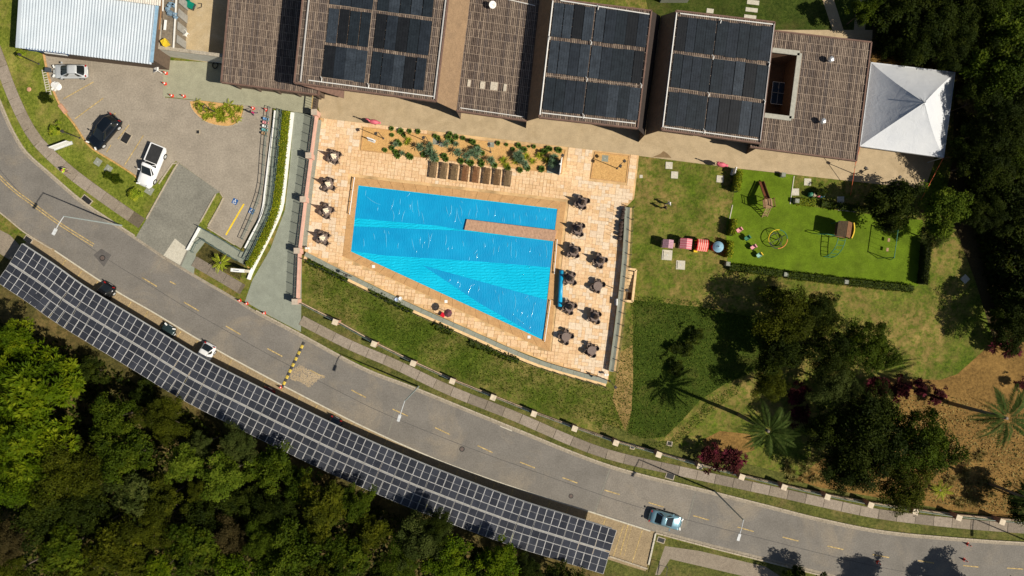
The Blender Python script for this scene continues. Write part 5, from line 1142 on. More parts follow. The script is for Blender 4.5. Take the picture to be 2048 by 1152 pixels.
t = thing('toy_train', 'row of four coloured toy train carriages in the shaded strip', 'toy train', P(1629, 391), R(-5))
for k, c_ in enumerate((m_g, mat('cream_plastic', (.65, .52, .35), .5), pk, mat('blue_plastic', (.10, .30, .42), .5))):
    cr_ = MB().box((-.72 + .48 * k, 0, .45), (.44, .5, .5), 0, 0, .9).build('carriage', c_, t); MB().lathe([(.2, .7), (.22, .8), (.05, .86)], (-.72 + .48 * k, 0, 0), 10).build('roof', c_, cr_); MB().tube([(-.72 + .48 * k, -.28, .16), (-.72 + .48 * k, .28, .16)], .14, 8).build('wheels', m_black, cr_)
for k, (lb, c_) in enumerate((('blue ride on toy car, top of the row by the ramp railing', mat('toy_blue', (.16, .32, .55), .4)), ('pink ride on toy car, second in the row by the ramp railing', pk2), ('white ride on toy car in the row by the ramp railing', m_white), ('teal ride on toy car, fourth in the row by the ramp railing', mat('toy_teal', (.14, .42, .42), .4)), ('brown ride on toy car, lowest in the row by the ramp railing', m_wl))):
    t = thing('toy_car', lb, 'toy car', P(533 - k * .8, 239 + 7.2 * k), R(-5), 'toy cars by the ramp'); t.scale = (.68,) * 3; MB().box((0, 0, .3), (.95, .40, .34), 0, 0, .9).build('body', c_, t); MB().box((-.12, 0, .75), (.45, .38, .08)).build('roof', c_, t); MB().box((.32, 0, .47), (.25, .3, .06)).build('windscreen', m_gl, t)
    for a in (-.3, .3):
        for s in (-.2, .2): MB().tube([(a, s * .8, .13), (a, s * 1.1, .13)], .13, 8).build('wheel', m_black, t)
    for a in (-.3, .08):
        for s in (-.16, .16): MB().box((a, s, .6), (.03, .03, .3)).build('roof_post', c_, t)
# ------------------------------------------------------------------ people: one skinned body each
def person(label, x, y, rz, shirt, pants, hair=(.02, .015, .01), stride=.25, bend=0.0, sit=False, z=0.0, skin=(.42, .25, .17), hat=None, h=1.7):
    k = h / 1.7; V, E, Rr = [], [], []
    def jt(p, r, par=None):
        V.append(Vector(p) * k); Rr.append(r * k)
        if par is not None: E.append((par, len(V) - 1))
        return len(V) - 1
    hz = .92 if not sit else .55; f = bend
    pel = jt((0, 0, hz), .15); bel = jt((f * .2, 0, hz + .18), .135, pel); chs = jt((f * .5, 0, hz + .40), .155, bel); nk = jt((f * .65, 0, hz + .56), .06, chs); hd = jt((f * .8 + .02, 0, hz + .66), .09, nk); tp = jt((f * .85 + .02, 0, hz + .76), .085, hd)
    jt((f * .8 + .12, 0, hz + .66), .025, hd)
    for s in (-1, 1):
        sh = jt((f * .55, s * .19, hz + .48), .062, chs); el = jt((f * .55 + .02 + s * stride * .3, s * .27, hz + .22), .045, sh); wr = jt((f * .55 + .14 + s * stride * .5, s * .25, hz + .02), .03, el); pm_ = jt((f * .55 + .17 + s * stride * .5, s * .25, hz - .05), .032, wr)
        for q in range(4): a = jt((f * .55 + .18 + s * stride * .5, s * .25 + (q - 1.5) * .018, hz - .11), .009, pm_); jt((f * .55 + .20 + s * stride * .5, s * .245 + (q - 1.5) * .017, hz - .14 + .008 * abs(q - 1.5)), .008, a)
        jt((f * .55 + .215 + s * stride * .5, s * .235, hz - .07), .009, pm_)
        if sit: hp = jt((.05, s * .1, hz - .03), .095, pel); kn = jt((.42, s * .11, hz - .03), .062, hp); an = jt((.44, s * .11, .08), .042, kn)
        else: hp = jt((0, s * .10, hz - .08), .095, pel); kn = jt((-s * stride * .35 + .05, s * .11, .49), .062, hp); an = jt((-s * stride, s * .11, .08), .042, kn)
        jt((V[an].x / k + .16, s * .12, .035), .036, an)
    me = bpy.data.meshes.new('body'); me.from_pydata(V, E, []); o = bpy.data.objects.new('body', me); COL.objects.link(o); md = o.modifiers.new('skin', 'SKIN')
    me.skin_vertices.new() if not me.skin_vertices else None
    for i, r in enumerate(Rr): me.skin_vertices[0].data[i].radius = (r, r); me.skin_vertices[0].data[i].use_root = i == 0
    sb = o.modifiers.new('sub', 'SUBSURF'); sb.levels = sb.render_levels = 1
    dg = bpy.context.evaluated_depsgraph_get(); nm = bpy.data.meshes.new_from_object(o.evaluated_get(dg)); bpy.data.objects.remove(o)
    nm.materials.clear()
    for m_ in (mat('skin_%02d' % int(skin[0] * 100), skin, .6), mat('cloth_%02d%02d%02d' % tuple(int(c * 99) for c in shirt), shirt, .85), mat('cloth_%02d%02d%02d' % tuple(int(c * 99) for c in pants), pants, .85), m_black): nm.materials.append(m_)
    for p_ in nm.polygons:
        c = p_.center / k; arm = abs(c.y) > .21; mi = 0
        if c.z > hz + .53: mi = 0
        elif arm and c.z < hz + .2 and c.z > .3: mi = 0
        elif c.z > hz - .02 - (.05 if not sit else 0) and not (sit and c.x > .15): mi = 1
        elif c.z > .1: mi = 2
        else: mi = 3
        p_.material_index = mi; p_.use_smooth = True
    t = thing('person', label, 'person', P(x, y), rz); t.location.z = z
    b = bpy.data.objects.new('body', nm); COL.objects.link(b); setp(b, t)
    hm = mat('hair_%02d' % int(hair[0] * 100), hair, .7)
    MB().lathe([(.095, -.06), (.108, .0), (.098, .06), (.06, .10), (.01, .115)], (f * .83 * k, 0, (hz + .70) * k), 12).build('hat' if hat else 'hair', hm, t, True)
    for s in (-1, 1): MB().lathe([(.010, 0), (.010, .012)], (f * .8 * k + .108 * k, s * .033, (hz + .685) * k), 6).build('eye', m_black, t)
    return t
person('person in a white shirt and light trousers walking on the lawn', 1334, 409, R(35), (.75, .75, .76), (.35, .40, .48), (.8, .78, .72), .2, hat=1)
person('person in dark clothes walking on the lawn beside the one in white', 1326, 417, R(35), (.03, .02, .025), (.05, .05, .07), stride=.2)
person('worker in a yellow green safety vest on the left pavement', 137, 344, R(-10), (.55, .75, .02), (.25, .16, .12), (.45, .15, .08), .2, .35, hat=1)
person('person in a magenta top walking beside the flower island', 511, 229, R(60), (.45, .01, .12), (.10, .04, .12), stride=.25)
person('person in dark red seated at the bare table by the bottom right deck corner', 1177, 708, R(60), (.13, .03, .03), (.04, .03, .03), sit=True, z=.08)
# ------------------------------------------------------------------ vegetation
rs = np.random.RandomState(3)
def leaf_mat(name, dark, light, alt=None):
    n = N(name); at_ = n.new('ShaderNodeAttribute'); at_.attribute_name = 'tint'
    oi = n.new('ShaderNodeObjectInfo')
    col = n.ramp(at_.outputs['Fac'], [(0, dark), (.6, light), (1, alt or scl(light, 1.35))])
    col = n.mix(.55, col, n.ramp(n.noise(.35, 4, .6), [(.3, .30), (.7, .70)]), 'OVERLAY')
    n.out(col, .65, .06)
    tr = n.new('ShaderNodeBsdfTranslucent'); n.link(col, tr.inputs[0]); ms = n.new('ShaderNodeMixShader'); ms.inputs[0].default_value = .12
    n.link(n.b.outputs[0], ms.inputs[1]); n.link(tr.outputs[0], ms.inputs[2]); n.link(ms.outputs[0], n.t.nodes['Material Output'].inputs[0])
    MATS[name] = n.m; return n.m
LM = {'sand': leaf_mat('sand_grains', (.40, .31, .19), (.48, .37, .23), (.55, .43, .28)), 'bright': leaf_mat('leaf_bright', (0.0193, 0.0420, 0.0008), (0.0644, 0.1009, 0.0020), (0.1450, 0.1696, 0.0049)), 'mid': leaf_mat('leaf_mid', (0.0120, 0.0244, 0.0011), (0.0413, 0.0631, 0.0026), (0.0900, 0.1076, 0.0060)),
      'dark': leaf_mat('leaf_dark', (0.0063, 0.0121, 0.0011), (0.0212, 0.0311, 0.0022), (0.0494, 0.0594, 0.0043)), 'olive': leaf_mat('leaf_olive', (0.0148, 0.0203, 0.0011), (0.0445, 0.0527, 0.0022), (0.0976, 0.0978, 0.0058)),
      'grey': leaf_mat('leaf_grey', (0.0169, 0.0272, 0.0041), (0.0474, 0.0616, 0.0113), (0.0948, 0.1069, 0.0242)), 'light': leaf_mat('leaf_light', (0.0257, 0.0478, 0.0023), (0.0771, 0.1104, 0.0069), (0.1468, 0.1766, 0.0154)),
      'red': leaf_mat('leaf_red', (0.0266, 0.0064, 0.0064), (0.0646, 0.0144, 0.0128), (0.1444, 0.0160, 0.0360)), 'brown': leaf_mat('leaf_brown', (0.0240, 0.0200, 0.0064), (0.0520, 0.0400, 0.0128), (0.0800, 0.0600, 0.0192)),
      'hedge': leaf_mat('leaf_hedge', (.09, .13, .004), (.20, .24, .010), (.34, .30, .02)), 'bushy': leaf_mat('leaf_bushy', (.035, .075, .012), (.085, .145, .025), (.16, .22, .04)), 'cover': leaf_mat('leaf_cover', (.028, .055, .004), (.065, .10, .010), (.12, .14, .02)), 'agave': leaf_mat('leaf_agave', (.05, .09, .045), (.12, .19, .10), (.22, .29, .17)),
      'lime': leaf_mat('leaf_lime', (.09, .14, .008), (.24, .30, .02), (.45, .40, .04)), 'straw': leaf_mat('leaf_straw', (.10, .09, .02), (.23, .19, .06), (.36, .28, .10)), 'palm': leaf_mat('leaf_palm', (0.0121, 0.0254, 0.0032), (0.0362, 0.0585, 0.0087), (0.0676, 0.0864, 0.0178))}
def leaves_mesh(name, pos, nrm_, up, ln, wd, tint, fold=.18):
    """four cornered folded leaves: pos = base, up = leaf direction, nrm_ = face normal"""
    n_ = len(pos); up = up / np.linalg.norm(up, axis=1, keepdims=True)
    side = np.cross(up, nrm_); side /= np.maximum(np.linalg.norm(side, axis=1, keepdims=True), 1e-6); nn = np.cross(side, up)
    a = pos; c = pos + up * ln[:, None]; mid = pos + up * (ln * .5)[:, None]
    b = mid + side * (wd * .5)[:, None] - nn * (wd * fold)[:, None]; d = mid - side * (wd * .5)[:, None] - nn * (wd * fold)[:, None]
    v = np.stack([a, b, c, d], 1).reshape(-1, 3)
    me = bpy.data.meshes.new(name); me.vertices.add(4 * n_); me.vertices.foreach_set('co', v.astype(np.float32).ravel())
    tri = (np.arange(n_)[:, None] * 4 + np.array([[0, 1, 2, 0, 2, 3]])).ravel().astype(np.int32)
    me.loops.add(6 * n_); me.loops.foreach_set('vertex_index', tri); me.polygons.add(2 * n_)
    me.polygons.foreach_set('loop_start', np.arange(0, 6 * n_, 3, dtype=np.int32)); me.polygons.foreach_set('loop_total', np.full(2 * n_, 3, dtype=np.int32))
    me.update(calc_edges=True); at_ = me.attributes.new('tint', 'FLOAT', 'FACE'); at_.data.foreach_set('value', np.repeat(tint, 2).astype(np.float32)); return me
def unit(n_): v = rs.normal(size=(n_, 3)); return v / np.linalg.norm(v, axis=1, keepdims=True)
def crown_mesh(style, ncl=46, per=120, Rc=5.0, flat=.7, lsz=.42, seed=0):
    global rs
    rs = np.random.RandomState(seed + 100); P_, Nn, Uu, Ll, Ww, Tt = [], [], [], [], [], []
    lob = rs.uniform(0, 6.28, 4)
    for c in range(ncl):
        a = rs.uniform(0, 6.28); el = math.asin(rs.uniform(-.25, 1.0)); rr = Rc * (.68 + .19 * math.sin(3 * a + lob[0]) + .15 * math.sin(5 * a + lob[1]) + rs.uniform(-.18, .20))
        if rs.rand() < .25: rr *= .65
        cc = np.array([math.cos(a) * math.cos(el) * rr, math.sin(a) * math.cos(el) * rr, math.sin(el) * rr * flat]); cr_ = Rc * rs.uniform(.12, .27); tb = rs.uniform(.12, .62)
        if style == 'rosette':
            nt = max(6, per // 9); tips = unit(nt); tips[:, 2] = np.abs(tips[:, 2]) * .9 + .1; outd = cc / max(np.linalg.norm(cc), .1)
            for t_ in tips:
                bpos = cc + t_ * cr_ * rs.uniform(.7, 1.1); ax = t_ * .5 + outd * .5 + np.array([0, 0, .35]); ax /= np.linalg.norm(ax)
                k = 9; d = unit(k); d = d - (d @ ax)[:, None] * ax; d /= np.linalg.norm(d, axis=1, keepdims=True); dr = d + ax * rs.uniform(.25, .9, (k, 1))
                P_.append(np.repeat(bpos[None], k, 0)); Uu.append(dr); Nn.append(np.repeat(ax[None], k, 0) + .3 * unit(k)); Ll.append(lsz * 2.0 * rs.uniform(.7, 1.2, k)); Ww.append(lsz * .5 * rs.uniform(.7, 1.2, k)); Tt.append(np.clip(tb + rs.uniform(-.05, .38) + rs.uniform(-.12, .12, k), 0, 1))
        else:
            d = unit(per); d[:, 2] = np.where(d[:, 2] < -.3, -d[:, 2], d[:, 2]); r = cr_ * (rs.uniform(.5, 1.0, per) ** .5); r = np.where(rs.rand(per) < .06, r * 1.5, r)
            P_.append(cc + d * r[:, None] * np.array([1, 1, .8])); nn = d + .7 * unit(per) + np.array([0, 0, .5]); Nn.append(nn); Uu.append(np.cross(nn, unit(per)) + d * .4)
            fine = .62 if style == 'fine' else 1.0; Ll.append(lsz * fine * rs.uniform(.6, 1.35, per)); Ww.append(lsz * fine * .62 * rs.uniform(.7, 1.3, per)); Tt.append(np.clip(tb + rs.uniform(-.12, .3, per), 0, 1))
    return leaves_mesh('crown', *[np.concatenate(k) for k in (P_, Nn, Uu, Ll, Ww, Tt)])
def trunk_mesh(h, r, nl=6, seed=0, Rc=5.0):
    g = random.Random(seed); b = MB(); b.tube([(0, 0, 0), (.1, 0, h * .35), (0, .15, h * .7), (.1, .1, h)], [r * 1.25, r, r * .75, r * .4], 8)
    for k in range(nl):
        a = 6.28 * k / nl + g.uniform(-.4, .4); z = h * g.uniform(.45, .75); e = Rc * g.uniform(.55, .85)
        p = [Vector((0, 0, z)), Vector((math.cos(a) * e * .45, math.sin(a) * e * .45, z + (h - z) * .55 + .3)), Vector((math.cos(a) * e, math.sin(a) * e, h * .95 + g.uniform(0, .8)))]
        b.tube(p, [r * .55, r * .3, r * .08], 6)
        q = p[1] + Vector((math.cos(a + .8) * e * .4, math.sin(a + .8) * e * .4, .8)); b.tube([p[1], q], [r * .25, r * .05], 5)
    return b.mesh('trunk', mat('bark', (.13, .10, .075), .9, .3, 4), True)
CR = {}
for i in range(3):
    CR['broad%d' % i] = crown_mesh('broad', 70, 150, 5, .7, .38, i); CR['fine%d' % i] = crown_mesh('fine', 74, 230, 5, .72, .40, 10 + i); CR['rosette%d' % i] = crown_mesh('rosette', 64, 216, 5, .62, .30, 20 + i)
CR['small0'] = crown_mesh('broad', 26, 70, 5, .8, .9, 40); CR['small1'] = crown_mesh('broad', 30, 70, 5, .75, .8, 41); CR['smallr'] = crown_mesh('rosette', 20, 63, 5, .6, .75, 42)
TR = [trunk_mesh(1.0 * 6, .22, 7, s) for s in range(3)]
NT = [0]
def tree(label, px, py, rp, h, style, col, name='tree', cat='tree', group=None, sq=1.0):
    """px, py, rp: where the crown shows and how wide; h: height of its middle"""
    NT[0] += 1; k = H / (H - h); base = P(px, py, h); Rm = rp * S / k
    t = thing(name, label, cat, (base.x, base.y, 0), rnd.uniform(0, 6.28), group)
    s = Rm / 5.0; me = CR[style]; key = style + col
    if key not in CR: m2 = me.copy(); m2.materials.append(LM[col]); CR[key] = m2
    zc = h - .15 * Rm
    o = place('crown', CR[key], t, (0, 0, zc)); o.scale = (s * rnd.uniform(.9, 1.12), s * rnd.uniform(.9, 1.12), s * sq)
    if h > 1.2: o = place('trunk', TR[NT[0] % 3], t, (0, 0, 0)); o.scale = (s * .9, s * .9, (zc + Rm * .1) / 6.0)
    return t
gw = 'trees of the wood below the carport'
for a in ((62, 770, 92, 9, 'rosette0', 'bright', 'largest bright yellow green tree at the left edge below the carport'), (18, 690, 50, 8, 'rosette1', 'bright', 'bright feathery tree crown cut by the left edge just under the carport end'), (60, 880, 80, 9, 'rosette2', 'bright', 'bright green tree at the left edge below the largest bright one'),
          (178, 745, 30, 4, 'broad0', 'dark', 'small dark bushy tree closest to the lower edge of the carport'), (222, 838, 52, 8, 'broad1', 'mid', 'mid green tree with pale tips right of the bright left edge trees'), (325, 838, 48, 8, 'fine0', 'olive', 'olive crown close to the carport above the dark hollow'), (290, 790, 32, 4, 'broad2', 'dark', 'low dark tree in the shade beside the carport edge'),
          (135, 935, 75, 9, 'fine1', 'olive', 'broad olive green crown of fine leaves near the left edge'), (30, 960, 65, 9, 'fine2', 'bright', 'fine leaved bright green crown cut by the left edge'), (245, 920, 58, 9, 'broad0', 'mid', 'mid green crown left of the dark hollow in the wood'),
          (398, 893, 28, 8, 'fine1', 'grey', 'narrow grey green crown touching the carport edge'), (368, 930, 40, 10, 'rosette0', 'light', 'yellow green crown beside the dead branch in the wood'), (445, 955, 46, 10, 'broad1', 'light', 'pale yellow green rounded crown in the middle of the wood'), (478, 893, 42, 8, 'fine2', 'grey', 'dull grey green crown right under the carport edge'),
          (262, 985, 42, 10, 'rosette1', 'grey', 'silvery crown above the black gap in the wood'), (325, 1000, 40, 9, 'broad2', 'olive', 'olive crown between the silvery and pale crowns'), (165, 1010, 48, 7, 'broad0', 'dark', 'dark crown left of the black gap in the wood'), (85, 1035, 55, 8, 'broad1', 'dark', 'dark green crown near the left edge above the lower corner'),
          (18, 1080, 48, 9, 'fine0', 'brown', 'brownish crown at the lower left edge'), (125, 1100, 48, 9, 'rosette2', 'mid', 'whorled green crown near the lower left corner'), (235, 1100, 55, 9, 'rosette0', 'olive', 'yellowish olive crown at the bottom edge left of the middle'), (305, 1050, 48, 9, 'fine1', 'olive', 'olive green crown of small leaves below the black gap'),
          (415, 1030, 50, 6, 'broad2', 'dark', 'low dark crown below the pale rounded crown'), (385, 1100, 52, 9, 'rosette1', 'mid', 'mid green whorled crown at the bottom edge'), (462, 1085, 48, 7, 'fine2', 'brown', 'brown green dull crown in the middle of the wood'), (462, 1142, 42, 9, 'broad0', 'bright', 'bright crown cut by the bottom edge below the dull brown one'),
          (540, 935, 48, 8, 'broad1', 'mid', 'green crown under the carport right of the dull grey one'), (598, 965, 40, 8, 'broad2', 'mid', 'green crown hard against the carport middle'), (555, 1020, 50, 7, 'fine0', 'dark', 'dark fine crown left of the bright feathery one'), (645, 1015, 55, 10, 'rosette2', 'olive', 'yellow olive feathery crown in the right part of the wood'), (712, 1005, 38, 9, 'broad0', 'mid', 'rounded green crown beside the carport right of the feathery one'),
          (745, 1065, 36, 9, 'rosette0', 'olive', 'pointed olive crown above the dark gap'), (592, 1095, 60, 9, 'broad1', 'mid', 'leafy green crown at the bottom below the feathery one'), (690, 1115, 52, 9, 'rosette1', 'mid', 'bright green crown at the bottom edge left of the dark gap'), (522, 1085, 40, 8, 'fine1', 'mid', 'fine green crown right of the dull brown one'), (545, 1150, 45, 8, 'broad2', 'mid', 'green crown cut by the bottom edge below the middle'),
          (838, 1085, 55, 9, 'fine0', 'grey', 'grey green crown right of the dark gap at the bottom'), (872, 1050, 36, 6.5, 'fine2', 'dark', 'dark crown reaching over the solar panels'), (800, 1125, 42, 9, 'fine1', 'mid', 'fine green crown at the bottom edge right of the dark gap'), (897, 1122, 46, 9, 'broad0', 'bright', 'bright green crown at the bottom edge below the panels'), (1000, 1128, 45, 9, 'broad1', 'bright', 'bright leafy crown at the bottom edge near the carport right end'),
          (950, 1128, 38, 7, 'broad2', 'dark', 'dark crown at the bottom edge between two bright ones'), (1055, 1140, 32, 7, 'fine0', 'dark', 'small dark crown at the bottom edge near the carport end'), (760, 1150, 30, 7, 'broad1', 'dark', 'dark crown at the bottom edge in the gap'), (640, 1160, 40, 8, 'broad2', 'olive', 'olive crown cut by the bottom edge'), (205, 1050, 36, 6, 'broad0', 'dark', 'low dark crown inside the wood below the silvery one'), (20, 1150, 45, 8, 'fine1', 'olive', 'olive crown in the lower left corner'), (310, 1150, 42, 8, 'rosette2', 'bright', 'bright whorled crown cut by the bottom edge left of the middle'), (160, 1155, 42, 8, 'rosette1', 'olive', 'olive whorled crown cut by the bottom edge near the left'),
          (480, 1000, 34, 6, 'broad1', 'dark', 'dark low crown right of the pale rounded one'), (395, 985, 26, 7, 'broad2', 'olive', 'small olive crown below the dead branch'), (1125, 1160, 36, 6, 'broad0', 'dark', 'dark crown below the right end of the carport')):
    tree(a[6], a[0], a[1], a[2], a[3] if a[1] == 1050 and a[0] == 872 else a[3] * .66, a[4], a[5], group=gw, sq=1.1)
# right hand side
for a in ((1582, 636, 68, 8, 'fine0', 'olive', 'large dark olive tree on the lawn below the playground corner'), (1640, 620, 45, 8, 'fine2', 'dark', 'dark crown right of the large olive tree below the playground'), (1735, 690, 58, 9, 'fine1', 'mid', 'open branched green tree in the middle of the right lawn edge'), (1665, 700, 58, 8, 'fine0', 'dark', 'dark tree between the olive one and the open branched one'), (1668, 765, 48, 8, 'fine1', 'grey', 'grey green crown above the crimson shrubs'), (1560, 700, 48, 7, 'broad2', 'dark', 'dark spreading tree left of the lawn trees cluster'),
          (1542, 768, 38, 6, 'fine2', 'olive', 'small yellow olive tree above the bushy palm'), (1745, 875, 92, 9, 'fine0', 'dark', 'biggest dark tree standing over the roadside fence'), (1840, 880, 78, 9, 'fine1', 'mid', 'big green tree right half of the roadside clump'), (1690, 935, 58, 8, 'fine2', 'dark', 'dark crown over the pavement left of the white post'), (1800, 960, 62, 8, 'fine0', 'olive', 'olive crown over the roadside fence right of the white post'), (1655, 860, 45, 8, 'broad1', 'dark', 'dark crown between the bushy palm and the big dark tree'), (1755, 820, 45, 7, 'fine1', 'dark', 'dark crown on top of the roadside clump'),
          (1782, 408, 52, 6, 'broad1', 'dark', 'dark leafy tree shading the playground top edge'), (1888, 415, 50, 8, 'broad2', 'light', 'light green tree in full sun below the tent'), (1868, 468, 30, 6, 'fine1', 'grey', 'lower grey green crown of the sunny tree beside the hedge'),
          (1800, 25, 50, 8, 'broad0', 'dark', 'dark tree at the top edge right of the garden path'), (1862, 55, 60, 9, 'fine0', 'dark', 'dark tree above the tent, left of the bare twigs'), (1940, 30, 65, 9, 'fine1', 'dark', 'dark tree at the top edge above the tent corner'), (2015, 60, 62, 10, 'broad1', 'mid', 'mid green tree in the upper right corner'), (2000, 150, 62, 10, 'broad2', 'mid', 'mid green tree at the right edge level with the tent top'), (1965, 120, 45, 8, 'fine2', 'dark', 'dark crown right above the tent corner'), (2010, 245, 60, 12, 'fine0', 'dark', 'tall dark tree at the right edge whose shadow falls on the tent'), (1965, 265, 36, 9, 'fine1', 'dark', 'dark crown just right of the tent'), (1990, 340, 58, 9, 'fine2', 'dark', 'dark tree right of the sunny light green tree'), (2035, 415, 55, 9, 'broad0', 'dark', 'dark tree at the right edge level with the playground'),
          (2070, 500, 50, 8, 'fine0', 'dark', 'dark tree at the right edge beside the far lawn'), (2070, 590, 56, 8, 'broad1', 'dark', 'dark broad tree at the right edge beside the tilted cover'), (2035, 655, 48, 8, 'fine1', 'dark', 'dark tree at the right edge above the red shrub'), (1730, 20, 30, 7, 'broad1', 'mid', 'small tree beside the shaded path at the top edge'), (2045, 1000, 40, 6, 'broad2', 'dark', 'dark tree at the right edge near the road'), (1945, 205, 26, 8, 'fine0', 'brown', 'brownish thin crown beside the tent'), (1955, 425, 36, 8, 'fine1', 'dark', 'dark crown between the light tree and the right edge'),
          (1590, 1152, 20, 3, 'broad0', 'mid', 'small green bush at the bottom kerb by the tree shadows')):
    tree(a[6], a[0], a[1], a[2], a[3] * (.52 if a[0] > 1770 and a[1] < 700 else .60), a[4], a[5], group='trees on the right', sq=1.15)
for a in ((1905, 100, 44, 5, 'fine2', 'dark', 'dark crown hard by the tent back corner'), (1885, -5, 48, 5, 'broad2', 'dark', 'dark crown cut by the top edge above the tent'), (1985, 5, 50, 5, 'fine0', 'mid', 'mid green crown cut by the top edge near the corner'), (2045, 125, 44, 5, 'fine1', 'dark', 'dark crown cut by the right edge near the top'), (2045, 205, 46, 5, 'broad0', 'dark', 'dark crown cut by the right edge level with the tent'), (2042, 310, 52, 5, 'fine2', 'mid', 'green crown cut by the right edge below the tent level'), (1948, 330, 34, 4, 'broad1', 'dark', 'dark low crown above the sunny light green tree'), (1985, 425, 44, 4.5, 'fine0', 'dark', 'dark low crown right of the sunny light green tree'), (1975, 185, 40, 5, 'broad2', 'dark', 'dark crown right of the tent middle'), (1830, 90, 34, 4, 'fine1', 'dark', 'low dark crown behind the tent top edge'), (1790, 85, 26, 3, 'broad0', 'dark', 'small dark crown by the end of the slatted roof'), (2000, 400, 40, 4, 'fine2', 'dark', 'dark crown between the far lawn and the right edge'), (2005, 640, 28, 3, 'fine1', 'mid', 'small green crown at the far lawn edge above the soil'), (1930, 305, 30, 4, 'broad2', 'dark', 'small dark crown below the tent right corner')):
    tree(a[6], a[0], a[1], a[2], a[3], a[4], a[5], group='trees on the right', sq=1.1)
for a in ((1655, 1196, 40, 4.2, 'tree casting the leftmost leaf shadow on the lower road'), (1835, 1214, 50, 4.6, 'tree casting the widest leaf shadow on the lower road'), (2012, 1214, 52, 5.2, 'tree casting the rightmost leaf shadow on the lower road')): tree(a[4], a[0], a[1], a[2], a[3], 'broad1', 'dark', group='trees below the bottom edge')
gs_ = 'crimson shrubs'
for a in ((1420, 912, 28, 1.8, 'smallr', 'red', 'left half of the crimson shrub pair behind the roadside fence'), (1465, 920, 30, 1.8, 'smallr', 'red', 'right half of the crimson shrub pair behind the roadside fence'), (1598, 790, 26, 1.5, 'smallr', 'red', 'crimson shrub left of the dark lawn trees'), (1600, 830, 22, 1.5, 'smallr', 'red', 'crimson shrub above the bushy palm'), (1755, 775, 30, 1.5, 'smallr', 'red', 'dark crimson shrub on the soil below the open branched tree'), (1800, 780, 26, 1.5, 'smallr', 'red', 'crimson shrub in the middle of the soil slope row'), (1840, 775, 20, 1.2, 'smallr', 'red', 'crimson shrub with red tips where the palm shadow crosses'), (1880, 788, 16, 1.2, 'smallr', 'red', 'rightmost small crimson shrub in the slope row'), (2015, 690, 30, 1.8, 'smallr', 'red', 'crimson shrub at the right end of the soil slope'), (2042, 770, 14, 1.2, 'smallr', 'red', 'crimson sprig at the right edge'), (1870, 800, 14, 1.0, 'smallr', 'red', 'tiny crimson shrub beside the slope row end')):
    tree(a[6], a[0], a[1], a[2], a[3], a[4], a[5], 'shrub', 'shrub', gs_, .8)
for a in ((1392, 672, 20, .8, 'dark', 'uppermost dark rosette shrub on the shaded ground cover'), (1374, 698, 18, .8, 'dark', 'right one of the close pair of dark shrubs on the ground cover'), (1352, 698, 16, .8, 'dark', 'left one of the close pair of dark shrubs on the ground cover'), (1353, 735, 19, .8, 'dark', 'lone dark shrub lowest on the ground cover'), (110, 260, 14, .8, 'lime', 'small yellow green shrub in the grass left of the black car'), (90, 195, 14, .7, 'dark', 'round dark shrub in the grass below the white ladder'), (40, 108, 10, .8, 'lime', 'yellow tipped shrub at the corner of the shed'), (268, 389, 14, .8, 'lime', 'bright yellow shrub in the grass below the white pickup'), (232, 358, 12, .5, 'mid', 'low creeping shrub right of the grey covers'), (215, 350, 10, .5, 'mid', 'low creeping shrub just below the grey covers'), (1640, 385, 14, .8, 'dark', 'dark shrub behind the toy train'), (1545, 585, 16, 1.0, 'dark', 'dark shrub below the playground hedge')):
    tree(a[5], a[0], a[1], a[2], a[3], 'smallr', a[4], 'shrub', 'shrub', 'small shrubs', .7)
# ------------------------------------------------------------------ palms
def frond_mesh(L_, droop, nl, wl, seed):
    g = np.random.RandomState(seed); P_, U_, N_, T_, Ln = [], [], [], [], []
    for k in range(nl):
        u = .12 + .88 * k / nl; x = L_ * u * (1 - .15 * droop * u); z = L_ * (.35 * u - droop * u * u)
        for s in (-1, 1):
            P_.append((x, 0, z)); U_.append((.75, s * 1.0, -.35 - .3 * g.rand())); N_.append((0, s * .35, 1)); T_.append(g.uniform(.2, .9)); Ln.append(wl * math.sin(math.pi * (.15 + .8 * u)) * g.uniform(.85, 1.1))
    me = leaves_mesh('frond', np.array(P_), np.array(N_), np.array(U_), np.array(Ln), np.array(Ln) * .09 + .008, np.array(T_)); me.materials.append(LM['palm']); return me
FM = [frond_mesh(1, .55, 34, .19, 1), frond_mesh(1, .9, 34, .17, 2), frond_mesh(1, .3, 34, .19, 3)]
FL = []
for m_ in FM: q_ = m_.copy(); q_.materials.clear(); q_.materials.append(LM['lime']); FL.append(q_)
def palm(label, bx, by, h, L_, nf, cat='palm', tr=.16, group=None, lean=(0, 0)):
    t = thing('palm_tree', label, cat, P(bx, by), 0, group)
    if h > .4: MB().tube([(0, 0, 0), (lean[0] * .3, lean[1] * .3, h * .5), (lean[0], lean[1], h)], [tr * 1.3, tr, tr * .9], 9).build('trunk', mat('palm_bark', (.17, .14, .11), .9, .3, 5), t, True)
    for k in range(nf):
        o = place('frond', (FL if h < 1.3 else FM)[k % 3], t, (lean[0], lean[1], h)); o.rotation_euler = (0, R(rnd.uniform(-30, 14) + (k % 3) * 8), k * 2.399 + rnd.uniform(-.2, .2)); o.scale = (L_ * rnd.uniform(.85, 1.1),) * 3
palm('tall bushy palm leaning over the lawn right of the crimson shrubs', 1477, 829, 9.6, 3.3, 26, tr=.2)
palm('tall palm with long arching fronds at the right edge over the bare soil', 1898, 806, 9.6, 4.4, 20, tr=.2)
palm('dark palm at the right edge low down beside the roadside fence', 1975, 965, 8.0, 3.2, 18)
palm('small yellow green palm in the planted triangle by the totem sign', 448, 526, 1.1, 1.5, 16, tr=.12)
palm('small palm in the pavement verge trees by the right roadside fence', 1868, 975, 1.2, 1.6, 14, tr=.1)
